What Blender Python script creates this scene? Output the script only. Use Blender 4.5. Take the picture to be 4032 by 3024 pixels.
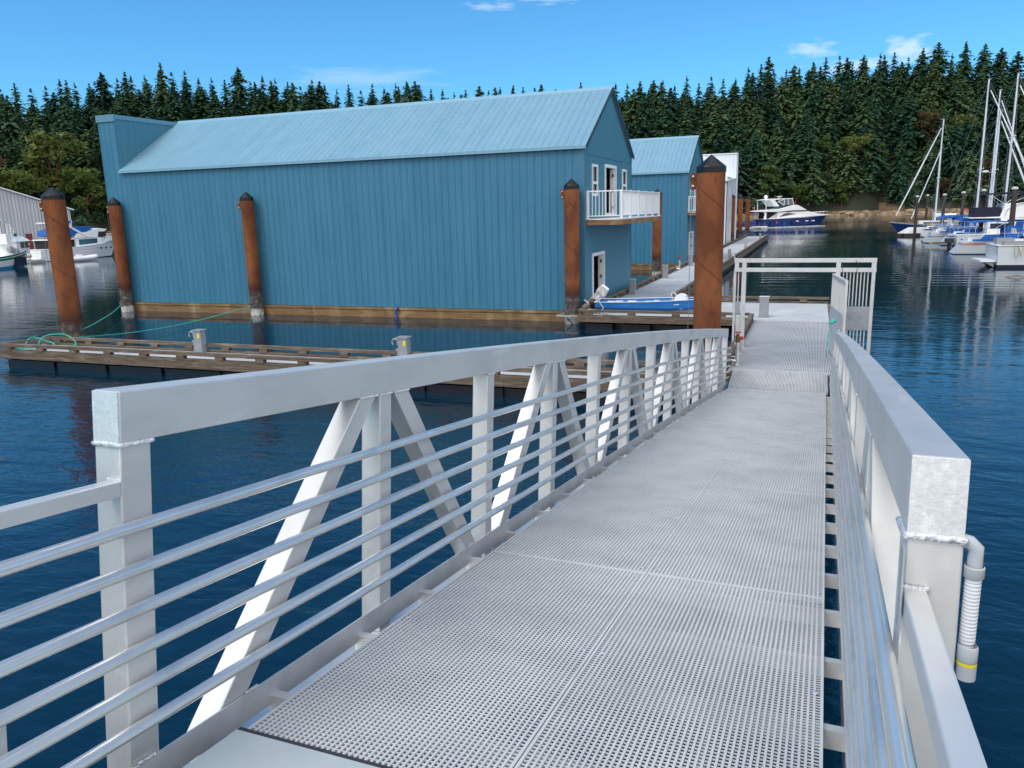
import bpy, math, random
from mathutils import Vector, Matrix
from math import sin, cos, pi, radians, sqrt, atan2

for o in list(bpy.data.objects):
    bpy.data.objects.remove(o)
SC = bpy.context.scene
COL = SC.collection

# ------------------------------------------------------------------ camera
CAMZ = 4.234
cam_d = bpy.data.cameras.new('camera')
cam = bpy.data.objects.new('camera', cam_d)
COL.objects.link(cam)
_yaw, _pit, _rol = radians(-20.95), radians(12.36), radians(-1.5)
_F = Vector((sin(_yaw)*cos(_pit), cos(_yaw)*cos(_pit), -sin(_pit)))
_r = Vector((cos(_yaw), -sin(_yaw), 0)); _u = _r.cross(_F)
_R = cos(_rol)*_r + sin(_rol)*_u
_U = -sin(_rol)*_r + cos(_rol)*_u
cam.matrix_world = Matrix(((_R.x, _U.x, -_F.x, 0), (_R.y, _U.y, -_F.y, 0), (_R.z, _U.z, -_F.z, CAMZ), (0, 0, 0, 1)))
cam_d.sensor_width = 36.0
cam_d.lens = 3107.64/4032*36
cam_d.clip_start = 0.05
cam_d.clip_end = 5000
SC.camera = cam

# ------------------------------------------------------------------ world, sun, exposure
SUN_AZ, SUN_EL = radians(208), radians(54)      # azimuth clockwise from +Y
W = bpy.data.worlds.new('World'); SC.world = W
W.use_nodes = True
nt = W.node_tree; nt.nodes.clear()
def wn(t): return nt.nodes.new(t)
sky = wn('ShaderNodeTexSky'); sky.sky_type = 'NISHITA'; sky.sun_disc = False
sky.sun_elevation = SUN_EL; sky.sun_rotation = SUN_AZ
sky.air_density = 1.0; sky.dust_density = 0.3; sky.ozone_density = 1.6
bg = wn('ShaderNodeBackground'); bg.inputs[1].default_value = 0.125
out = wn('ShaderNodeOutputWorld')
tc = wn('ShaderNodeTexCoord')
# clouds: small soft patches low in the sky, placed by direction
def cloud(az, el, saz, sel, amt, seed):
    a = radians(az); e = radians(el)
    c = (sin(a)*cos(e), cos(a)*cos(e), sin(e))
    mp = wn('ShaderNodeVectorMath'); mp.operation = 'SUBTRACT'
    nt.links.new(tc.outputs['Generated'], mp.inputs[0]); mp.inputs[1].default_value = c
    ro = wn('ShaderNodeVectorRotate'); ro.rotation_type = 'Z_AXIS'; ro.inputs['Angle'].default_value = a
    nt.links.new(mp.outputs[0], ro.inputs['Vector'])
    sc_ = wn('ShaderNodeVectorMath'); sc_.operation = 'MULTIPLY'
    nt.links.new(ro.outputs[0], sc_.inputs[0])
    sc_.inputs[1].default_value = (1/radians(saz), 0.3, 1/radians(sel))
    ns = wn('ShaderNodeTexNoise'); ns.inputs['Scale'].default_value = 1.7; ns.inputs['Detail'].default_value = 6
    off = wn('ShaderNodeVectorMath'); off.operation = 'ADD'; off.inputs[1].default_value = (seed, seed*2, seed*3)
    nt.links.new(sc_.outputs[0], off.inputs[0]); nt.links.new(off.outputs[0], ns.inputs['Vector'])
    ln = wn('ShaderNodeVectorMath'); ln.operation = 'LENGTH'
    nt.links.new(sc_.outputs[0], ln.inputs[0])
    m1 = wn('ShaderNodeMath'); m1.operation = 'SUBTRACT'      # noise*2.2 - length
    m0 = wn('ShaderNodeMath'); m0.operation = 'MULTIPLY'; m0.inputs[1].default_value = 2.3
    nt.links.new(ns.outputs['Fac'], m0.inputs[0])
    nt.links.new(m0.outputs[0], m1.inputs[0]); nt.links.new(ln.outputs['Value'], m1.inputs[1])
    mr = wn('ShaderNodeMapRange'); mr.inputs['From Min'].default_value = 0.15; mr.inputs['From Max'].default_value = 0.95
    mr.inputs['To Max'].default_value = amt
    nt.links.new(m1.outputs[0], mr.inputs['Value'])
    return mr.outputs[0]
fac = None
for args in ((-21.7, 13.25, 1.6, .35, .3, 1), (-17.5, 13.7, 2.4, .45, .45, 2), (-.8, 9.55, 1.6, .55, .38, 3), (4.6, 9.0, 1.6, .9, .5, 4), (-31, 8.9, 6.0, .8, .2, 5), (2, 8.3, 3.2, .5, .4, 7)):
    f_ = cloud(*args)
    if fac is None: fac = f_
    else:
        mx = wn('ShaderNodeMath'); mx.operation = 'MAXIMUM'
        nt.links.new(fac, mx.inputs[0]); nt.links.new(f_, mx.inputs[1]); fac = mx.outputs[0]
tint = wn('ShaderNodeMix'); tint.data_type = 'RGBA'; tint.blend_type = 'MULTIPLY'; tint.inputs[0].default_value = 1
nt.links.new(sky.outputs[0], tint.inputs[6]); tint.inputs[7].default_value = (0.40, 0.93, 1.28, 1)
mixc = wn('ShaderNodeMix'); mixc.data_type = 'RGBA'
nt.links.new(fac, mixc.inputs[0]); nt.links.new(tint.outputs[2], mixc.inputs[6]); mixc.inputs[7].default_value = (7.5, 8.0, 8.6, 1)
# bright broken cloud covering the half of the sky behind the photographer
s_ = Vector((sin(radians(150))*.70, cos(radians(150))*.70, .72)).normalized()
dt = wn('ShaderNodeVectorMath'); dt.operation = 'DOT_PRODUCT'; nt.links.new(tc.outputs['Generated'], dt.inputs[0]); dt.inputs[1].default_value = s_
cn = wn('ShaderNodeTexNoise'); cn.inputs['Scale'].default_value = 3.0; cn.inputs['Detail'].default_value = 5; nt.links.new(tc.outputs['Generated'], cn.inputs[0])
ca = wn('ShaderNodeMath'); ca.operation = 'MULTIPLY_ADD'; ca.inputs[1].default_value = .5; nt.links.new(cn.outputs['Fac'], ca.inputs[0]); nt.links.new(dt.outputs['Value'], ca.inputs[2])
cm = wn('ShaderNodeMapRange'); cm.interpolation_type = 'SMOOTHSTEP'; cm.inputs['From Min'].default_value = .42; cm.inputs['From Max'].default_value = .78; nt.links.new(ca.outputs[0], cm.inputs['Value'])
mix2 = wn('ShaderNodeMix'); mix2.data_type = 'RGBA'; nt.links.new(cm.outputs[0], mix2.inputs[0]); nt.links.new(mixc.outputs[2], mix2.inputs[6]); mix2.inputs[7].default_value = (10.4, 10.4, 10.5, 1)
nt.links.new(mix2.outputs[2], bg.inputs[0]); nt.links.new(bg.outputs[0], out.inputs[0])

sd = bpy.data.lights.new('sun', 'SUN'); sd.energy = 1.45; sd.angle = radians(24); sd.color = (1, .97, .92)
sun = bpy.data.objects.new('sun', sd); COL.objects.link(sun)
_sv = Vector((sin(SUN_AZ)*cos(SUN_EL), cos(SUN_AZ)*cos(SUN_EL), sin(SUN_EL)))
sun.rotation_euler = _sv.to_track_quat('Z', 'Y').to_euler()
SC.view_settings.view_transform = 'Standard'; SC.view_settings.look = 'None'
SC.view_settings.exposure = 0.12; SC.view_settings.gamma = 1
SC.cycles.max_bounces = 6; SC.cycles.diffuse_bounces = 3; SC.cycles.glossy_bounces = 4; SC.cycles.transparent_max_bounces = 6

# ------------------------------------------------------------------ materials
MATS = {}
def mat(name, col, rough=.6, metal=0., n1=None, n2=None, bump=None, spec=.5, coat=0):
    """n1=(scale, colour2, lo, hi, stretch xyz) mixes a second colour by noise; bump=(scale,strength,stretch)"""
    if name in MATS: return MATS[name]
    m = bpy.data.materials.new(name); m.use_nodes = True; t = m.node_tree
    b = t.nodes['Principled BSDF']
    b.inputs['Base Color'].default_value = (*col, 1); b.inputs['Roughness'].default_value = rough
    b.inputs['Metallic'].default_value = metal; b.inputs['Specular IOR Level'].default_value = spec
    b.inputs['Coat Weight'].default_value = coat
    tcn = t.nodes.new('ShaderNodeTexCoord'); cur = None
    for n in (n1, n2):
        if not n: continue
        mp = t.nodes.new('ShaderNodeMapping'); mp.inputs['Scale'].default_value = n[4] if len(n) > 4 else (1, 1, 1)
        t.links.new(tcn.outputs['Object'], mp.inputs[0])
        ns = t.nodes.new('ShaderNodeTexNoise'); ns.inputs['Scale'].default_value = n[0]; ns.inputs['Detail'].default_value = 5
        ns.inputs['Roughness'].default_value = .6
        t.links.new(mp.outputs[0], ns.inputs[0])
        mr = t.nodes.new('ShaderNodeMapRange'); mr.inputs['From Min'].default_value = n[2]; mr.inputs['From Max'].default_value = n[3]
        t.links.new(ns.outputs['Fac'], mr.inputs['Value'])
        mx = t.nodes.new('ShaderNodeMix'); mx.data_type = 'RGBA'
        t.links.new(mr.outputs[0], mx.inputs[0])
        if cur is None: mx.inputs[6].default_value = (*col, 1)
        else: t.links.new(cur, mx.inputs[6])
        mx.inputs[7].default_value = (*n[1], 1); cur = mx.outputs[2]
    if cur is not None: t.links.new(cur, b.inputs['Base Color'])
    if bump:
        mp = t.nodes.new('ShaderNodeMapping'); mp.inputs['Scale'].default_value = bump[2] if len(bump) > 2 else (1, 1, 1)
        t.links.new(tcn.outputs['Object'], mp.inputs[0])
        ns = t.nodes.new('ShaderNodeTexNoise'); ns.inputs['Scale'].default_value = bump[0]; ns.inputs['Detail'].default_value = 4
        t.links.new(mp.outputs[0], ns.inputs[0])
        bp = t.nodes.new('ShaderNodeBump'); bp.inputs['Strength'].default_value = bump[1]; bp.inputs['Distance'].default_value = .01
        t.links.new(ns.outputs['Fac'], bp.inputs['Height']); t.links.new(bp.outputs[0], b.inputs['Normal'])
    MATS[name] = m; return m

alu = mat('brushed_aluminium', (.64, .645, .64), .36, .45, (3.5, (.50, .51, .52), .42, .75, (1, .5, 1)), (9, (.76, .765, .77), .60, .80, (1, .12, 1)), (220, .02, (1, .1, 1)))
alu_light = mat('pale_aluminium', (.68, .685, .69), .45, .4, (3, (.56, .57, .58), .45, .75))
alu_plate = mat('plate_aluminium', (.60, .62, .645), .5, .35, (5, (.48, .50, .53), .45, .7, (1, 1, 1)), (40, (.72, .73, .75), .66, .8))
alu_dull = mat('dull_aluminium', (.40, .43, .47), .5, .5, (4, (.30, .33, .37), .4, .7), None, (40, .1))
alu_tube = mat('tube_aluminium', (.72, .72, .71), .24, .65, (5, (.45, .48, .52), .5, .8, (1, .4, 1)))
alu_bright = mat('weld_metal', (.8, .82, .85), .3, .6, (60, (.5, .52, .55), .4, .7), None, (90, .6))
frp = mat('grating_grey', (.56, .58, .60), .65, 0, (2.2, (.47, .49, .515), .38, .68), (.7, (.63, .645, .66), .55, .75))
frp_dock = mat('dock_grey', (.43, .45, .48), .8, 0, (1.3, (.34, .365, .40), .4, .7), (.6, (.50, .52, .54), .52, .75), (30, .25))
plate_grey = mat('landing_grey', (.44, .50, .52), .55, .1, (3, (.38, .44, .465), .4, .7), (45, (.7, .73, .75), .74, .8), (120, .1))
dull_black = mat('dull_black_mat', (.035, .035, .045), .6)
weld = alu_bright
black_cap = mat('black_cap', (.004, .005, .009), .38, 0, (8, (.010, .012, .017), .5, .8), None, None, .35)
black_pl = mat('black_float', (.004, .005, .014), .4, 0, (3, (.010, .012, .022), .5, .8))
white = mat('white_gelcoat', (.86, .865, .87), .25, 0, (2, (.78, .79, .80), .5, .8))
white_vinyl = mat('white_vinyl', (.80, .82, .85), .4)
white_metal = mat('white_metal', (.68, .72, .76), .45)
navy = mat('navy_gelcoat', (.012, .035, .16), .15, 0, (1.5, (.02, .05, .22), .5, .8))
navy_dark = mat('navy_canvas', (.008, .012, .035), .8)
blue_canvas = mat('blue_canvas', (.01, .12, .46), .75, 0, (4, (.006, .07, .30), .4, .7))
glass = mat('dark_glass', (.015, .022, .03), .05, 0, None, None, None, .9)
glass_blue = mat('blue_glass', (.02, .06, .12), .06, 0, None, None, None, .9)
clear_pl = mat('clear_plastic', (.35, .38, .42), .15, 0, (9, (.6, .62, .65), .5, .7))
green_paint = mat('green_paint', (.0, .16, .075), .4)
blue_paint = mat('blue_paint', (.03, .24, .42), .5, 0, (5, (.1, .35, .5), .5, .7))
skiff_blue = mat('skiff_blue', (.006, .16, .46), .35, 0, (2, (.01, .13, .42), .4, .7), (20, (.05, .25, .6), .66, .75))
red_paint = mat('red_paint', (.5, .02, .02), .4)
orange_p = mat('orange_plastic', (.62, .10, .05), .5)
yellow_p = mat('yellow_plastic', (.75, .62, .03), .5)
brass = mat('old_brass', (.17, .12, .05), .45, .6, (30, (.08, .06, .03), .4, .7))
pvc = mat('grey_plastic', (.40, .43, .46), .45)
grey_post = mat('galvanised', (.34, .36, .39), .5, .4, (6, (.28, .3, .33), .4, .7))
rope_green = mat('green_rope', (.02, .36, .27), .8, 0, (60, (.05, .5, .4), .4, .6))
rope_tan = mat('tan_rope', (.38, .33, .24), .9)
wire_m = mat('steel_wire', (.25, .26, .27), .4, .7)
wood_new = mat('new_timber', (.25, .150, .066), .8, 0, (3, (.145, .082, .034), .4, .65, (.5, 6, 6)), (1.2, (.36, .25, .13), .5, .7))
wood_old = mat('weathered_timber', (.155, .118, .085), .85, 0, (2.2, (.085, .062, .045), .40, .62, (.6, 5, 9)), (2.7, (.23, .20, .165), .52, .70, (.7, 1, 5)), (30, .3, (.3, 3, 3)))
wood_old_y = mat('weathered_timber_long', (.155, .118, .085), .85, 0, (2.2, (.085, .062, .045), .40, .62, (5, .6, 9)), (2.7, (.23, .20, .165), .52, .70, (1, .7, 5)), (30, .3, (3, .3, 3)))
wood_dark = mat('creosoted_timber', (.05, .038, .035), .9, 0, (3, (.10, .08, .07), .5, .75, (3, 3, .4)))
teak = mat('teak', (.25, .13, .05), .6)
log_m = mat('driftwood', (.30, .24, .15), .9, 0, (3, (.16, .12, .08), .4, .7))
rock_m = mat('sandstone', (.34, .25, .15), .9, 0, (.5, (.16, .12, .08), .42, .62), (1.5, (.48, .38, .25), .55, .75), (2, .8))
soil_m = mat('forest_floor', (.022, .028, .016), .95, 0, (.12, (.045, .036, .022), .5, .7), (.5, (.02, .035, .015), .5, .8))
bank_m = mat('brown_bank', (.16, .10, .06), .95, 0, (.3, (.07, .055, .035), .4, .7), (1, (.22, .15, .09), .55, .8))
bark = mat('bark', (.07, .05, .035), .95)
bark_red = mat('red_bark', (.20, .085, .04), .8)
foam_m = mat('foam', (.75, .8, .84), .7, 0, (2, (.3, .4, .5), .5, .7))

def siding(name, c1, c2, axis, pitch, roughness=.45, depth=.022):
    """painted corrugated metal: narrow grooves along z, plus slight panel colour changes"""
    if name in MATS: return MATS[name]
    m = bpy.data.materials.new(name); m.use_nodes = True; t = m.node_tree; b = t.nodes['Principled BSDF']
    b.inputs['Roughness'].default_value = roughness; b.inputs['Specular IOR Level'].default_value = .35
    tcn = t.nodes.new('ShaderNodeTexCoord'); sp = t.nodes.new('ShaderNodeSeparateXYZ'); t.links.new(tcn.outputs['Object'], sp.inputs[0])
    def M(op, a, bb=None):
        n = t.nodes.new('ShaderNodeMath'); n.operation = op
        for i, v in enumerate((a, bb)):
            if v is None: continue
            if isinstance(v, (int, float)): n.inputs[i].default_value = v
            else: t.links.new(v, n.inputs[i])
        return n.outputs[0]
    u = M('DIVIDE', sp.outputs[axis], pitch); fl = M('FLOOR', u); fr = M('FRACT', u)
    wn_ = t.nodes.new('ShaderNodeTexWhiteNoise'); wn_.noise_dimensions = '1D'; t.links.new(fl, wn_.inputs['W'])
    ns = t.nodes.new('ShaderNodeTexNoise'); ns.inputs['Scale'].default_value = 1.1; ns.inputs['Detail'].default_value = 3
    mp = t.nodes.new('ShaderNodeMapping'); mp.inputs['Scale'].default_value = (1, 1, .35)
    t.links.new(tcn.outputs['Object'], mp.inputs[0]); t.links.new(mp.outputs[0], ns.inputs[0])
    st = t.nodes.new('ShaderNodeTexNoise'); st.inputs['Scale'].default_value = 5; st.inputs['Detail'].default_value = 4; mp2 = t.nodes.new('ShaderNodeMapping'); mp2.inputs['Scale'].default_value = (1, 1, .10)
    t.links.new(tcn.outputs['Object'], mp2.inputs[0]); t.links.new(mp2.outputs[0], st.inputs[0])
    f = M('ADD', M('ADD', M('MULTIPLY', wn_.outputs['Value'], .28), M('MULTIPLY', ns.outputs['Fac'], .75)), M('MULTIPLY', M('SUBTRACT', st.outputs['Fac'], .25), .8))
    mr = t.nodes.new('ShaderNodeMapRange'); mr.inputs['From Min'].default_value = .3; mr.inputs['From Max'].default_value = .95; t.links.new(f, mr.inputs['Value'])
    mx = t.nodes.new('ShaderNodeMix'); mx.data_type = 'RGBA'; t.links.new(mr.outputs[0], mx.inputs[0])
    mx.inputs[6].default_value = (*c1, 1); mx.inputs[7].default_value = (*c2, 1)
    t.links.new(mx.outputs[2], b.inputs['Base Color'])
    g = M('SUBTRACT', 1, M('SMOOTHSTEP', M('ABSOLUTE', M('SUBTRACT', fr, .5)), .06)) if False else None
    d = M('ABSOLUTE', M('SUBTRACT', fr, .5))
    h = t.nodes.new('ShaderNodeMapRange'); h.interpolation_type = 'SMOOTHSTEP'
    h.inputs['From Min'].default_value = .02; h.inputs['From Max'].default_value = .12; t.links.new(d, h.inputs['Value'])
    bp = t.nodes.new('ShaderNodeBump'); bp.inputs['Strength'].default_value = 1; bp.inputs['Distance'].default_value = depth
    t.links.new(h.outputs[0], bp.inputs['Height']); t.links.new(bp.outputs[0], b.inputs['Normal'])
    MATS[name] = m; return m
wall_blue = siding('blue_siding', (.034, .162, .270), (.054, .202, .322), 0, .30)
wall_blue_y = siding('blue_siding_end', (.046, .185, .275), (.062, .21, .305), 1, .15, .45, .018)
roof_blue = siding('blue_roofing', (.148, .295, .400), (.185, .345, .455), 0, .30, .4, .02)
wall_white = siding('white_siding', (.66, .70, .74), (.72, .75, .78), 0, .4)
wall_white_y = siding('white_siding_end', (.5, .56, .60), (.58, .63, .66), 1, .4)
shed_m = siding('grey_corrugated', (.36, .39, .43), (.48, .50, .54), 0, .38, .5, .09)
trim_blue = mat('blue_trim', (.045, .165, .27), .45)

# rusted steel pile: bands by height, in metres of object space
def pile_material(name, rust1, rust2):
    m = bpy.data.materials.new(name); m.use_nodes = True; t = m.node_tree; b = t.nodes['Principled BSDF']
    b.inputs['Roughness'].default_value = .82; b.inputs['Specular IOR Level'].default_value = .25
    tcn = t.nodes.new('ShaderNodeTexCoord'); oi = t.nodes.new('ShaderNodeObjectInfo')
    ofs = t.nodes.new('ShaderNodeVectorMath'); ofs.operation = 'ADD'
    cx = t.nodes.new('ShaderNodeCombineXYZ'); mm = t.nodes.new('ShaderNodeMath'); mm.operation = 'MULTIPLY'; mm.inputs[1].default_value = 17
    t.links.new(oi.outputs['Random'], mm.inputs[0]); t.links.new(mm.outputs[0], cx.inputs[0]); t.links.new(mm.outputs[0], cx.inputs[1])
    t.links.new(tcn.outputs['Object'], ofs.inputs[0]); t.links.new(cx.outputs[0], ofs.inputs[1])
    def noise(scale, st, detail=6):
        mp = t.nodes.new('ShaderNodeMapping'); mp.inputs['Scale'].default_value = st
        t.links.new(ofs.outputs[0], mp.inputs[0])
        ns = t.nodes.new('ShaderNodeTexNoise'); ns.inputs['Scale'].default_value = scale; ns.inputs['Detail'].default_value = detail
        t.links.new(mp.outputs[0], ns.inputs[0]); return ns.outputs['Fac']
    def rng(v, a, bb, c=0., d=1.):
        mr = t.nodes.new('ShaderNodeMapRange'); mr.inputs['From Min'].default_value = a; mr.inputs['From Max'].default_value = bb
        mr.inputs['To Min'].default_value = c; mr.inputs['To Max'].default_value = d
        if isinstance(v, float): mr.inputs['Value'].default_value = v
        else: t.links.new(v, mr.inputs['Value'])
        return mr.outputs[0]
    def mix(f, a, bb):
        mx = t.nodes.new('ShaderNodeMix'); mx.data_type = 'RGBA'
        t.links.new(f, mx.inputs[0])
        for i, v in ((6, a), (7, bb)):
            if isinstance(v, tuple): mx.inputs[i].default_value = (*v, 1)
            else: t.links.new(v, mx.inputs[i])
        return mx.outputs[2]
    c = mix(rng(noise(1.6, (1, 1, .45)), .38, .64), rust1, rust2)
    c = mix(rng(noise(9, (1.5, 1.5, .5)), .56, .74, 0, .75), c, (.10, .032, .018))
    # spiral weld seam line
    sp = t.nodes.new('ShaderNodeSeparateXYZ'); t.links.new(tcn.outputs['Object'], sp.inputs[0])
    at = t.nodes.new('ShaderNodeMath'); at.operation = 'ARCTAN2'; t.links.new(sp.outputs[1], at.inputs[0]); t.links.new(sp.outputs[0], at.inputs[1])
    a1 = t.nodes.new('ShaderNodeMath'); a1.operation = 'MULTIPLY'; a1.inputs[1].default_value = 1/(2*pi); t.links.new(at.outputs[0], a1.inputs[0])
    z1 = t.nodes.new('ShaderNodeMath'); z1.operation = 'MULTIPLY'; z1.inputs[1].default_value = .62; t.links.new(sp.outputs[2], z1.inputs[0])
    s1 = t.nodes.new('ShaderNodeMath'); s1.operation = 'ADD'; t.links.new(a1.outputs[0], s1.inputs[0]); t.links.new(z1.outputs[0], s1.inputs[1])
    f1 = t.nodes.new('ShaderNodeMath'); f1.operation = 'FRACT'; t.links.new(s1.outputs[0], f1.inputs[0])
    d1 = t.nodes.new('ShaderNodeMath'); d1.operation = 'SUBTRACT'; d1.inputs[1].default_value = .5; t.links.new(f1.outputs[0], d1.inputs[0])
    d2 = t.nodes.new('ShaderNodeMath'); d2.operation = 'ABSOLUTE'; t.links.new(d1.outputs[0], d2.inputs[0])
    c = mix(rng(d2.outputs[0], .0, .022, .7, 0), c, (.07, .022, .012))
    zn = t.nodes.new('ShaderNodeMath'); zn.operation = 'MULTIPLY_ADD'; zn.inputs[1].default_value = .35
    t.links.new(noise(4, (1, 1, .6)), zn.inputs[0]); t.links.new(sp.outputs[2], zn.inputs[2])
    z = zn.outputs[0]
    c = mix(rng(z, 1.75, 1.30), c, (.065, .022, .016))                       # wet dark rust band
    grey = mix(rng(noise(7, (1, 1, 1)), .45, .68), (.065, .055, .05), (.17, .15, .14))
    c = mix(rng(z, 1.32, 1.05), c, grey)                                       # mud-grey band
    wh = mix(rng(noise(12, (1, 1, .5)), .4, .62), (.62, .62, .60), (.30, .29, .27))
    c = mix(rng(z, .50, .40), c, wh)                                          # barnacle-white foot
    t.links.new(c, b.inputs['Base Color'])
    bp = t.nodes.new('ShaderNodeBump'); bp.inputs['Strength'].default_value = .35; bp.inputs['Distance'].default_value = .01
    t.links.new(noise(25, (1, 1, 1)), bp.inputs['Height']); t.links.new(bp.outputs[0], b.inputs['Normal'])
    return m
rust_pile = pile_material('rusted_steel', (.25, .088, .034), (.135, .044, .020))

def leaf_material(name, a, bcol, c):
    m = bpy.data.materials.new(name); m.use_nodes = True; t = m.node_tree; b = t.nodes['Principled BSDF']
    b.inputs['Roughness'].default_value = .75; b.inputs['Specular IOR Level'].default_value = .2
    oi = t.nodes.new('ShaderNodeObjectInfo'); g = t.nodes.new('ShaderNodeNewGeometry')
    cr = t.nodes.new('ShaderNodeValToRGB'); e = cr.color_ramp.elements
    e[0].color = (*a, 1); e[1].color = (*c, 1); k = e.new(.5); k.color = (*bcol, 1)
    ns = t.nodes.new('ShaderNodeTexNoise'); ns.inputs['Scale'].default_value = .35; ns.inputs['Detail'].default_value = 3
    t.links.new(g.outputs['Position'], ns.inputs[0])
    def M(op, x, y):
        n = t.nodes.new('ShaderNodeMath'); n.operation = op
        for i, v in enumerate((x, y)):
            if isinstance(v, float): n.inputs[i].default_value = v
            else: t.links.new(v, n.inputs[i])
        return n.outputs[0]
    f = M('ADD', M('MULTIPLY', oi.outputs['Random'], .70), M('MULTIPLY', ns.outputs['Fac'], .45))
    f = M('ADD', f, M('MULTIPLY', g.outputs['Random Per Island'], .25)); f = M('SUBTRACT', f, .12)
    t.links.new(f, cr.inputs[0]); t.links.new(cr.outputs[0], b.inputs['Base Color'])
    tr = t.nodes.new('ShaderNodeBsdfTranslucent'); t.links.new(cr.outputs[0], tr.inputs[0])
    mx = t.nodes.new('ShaderNodeMixShader'); mx.inputs[0].default_value = .25
    t.links.new(b.outputs[0], mx.inputs[1]); t.links.new(tr.outputs[0], mx.inputs[2])
    t.links.new(mx.outputs[0], t.nodes['Material Output'].inputs[0])
    return m
fir_leaf = leaf_material('fir_needles', (.016, .056, .044), (.040, .105, .058), (.115, .175, .070))
olive_leaf = leaf_material('olive_leaves', (.050, .100, .024), (.085, .135, .032), (.135, .165, .045))
dark_broad = leaf_material('dark_broad_leaves', (.018, .045, .022), (.032, .065, .028), (.055, .085, .03))
brown_leaf = leaf_material('brown_leaves', (.05, .035, .018), (.085, .06, .03), (.11, .08, .04))

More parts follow.
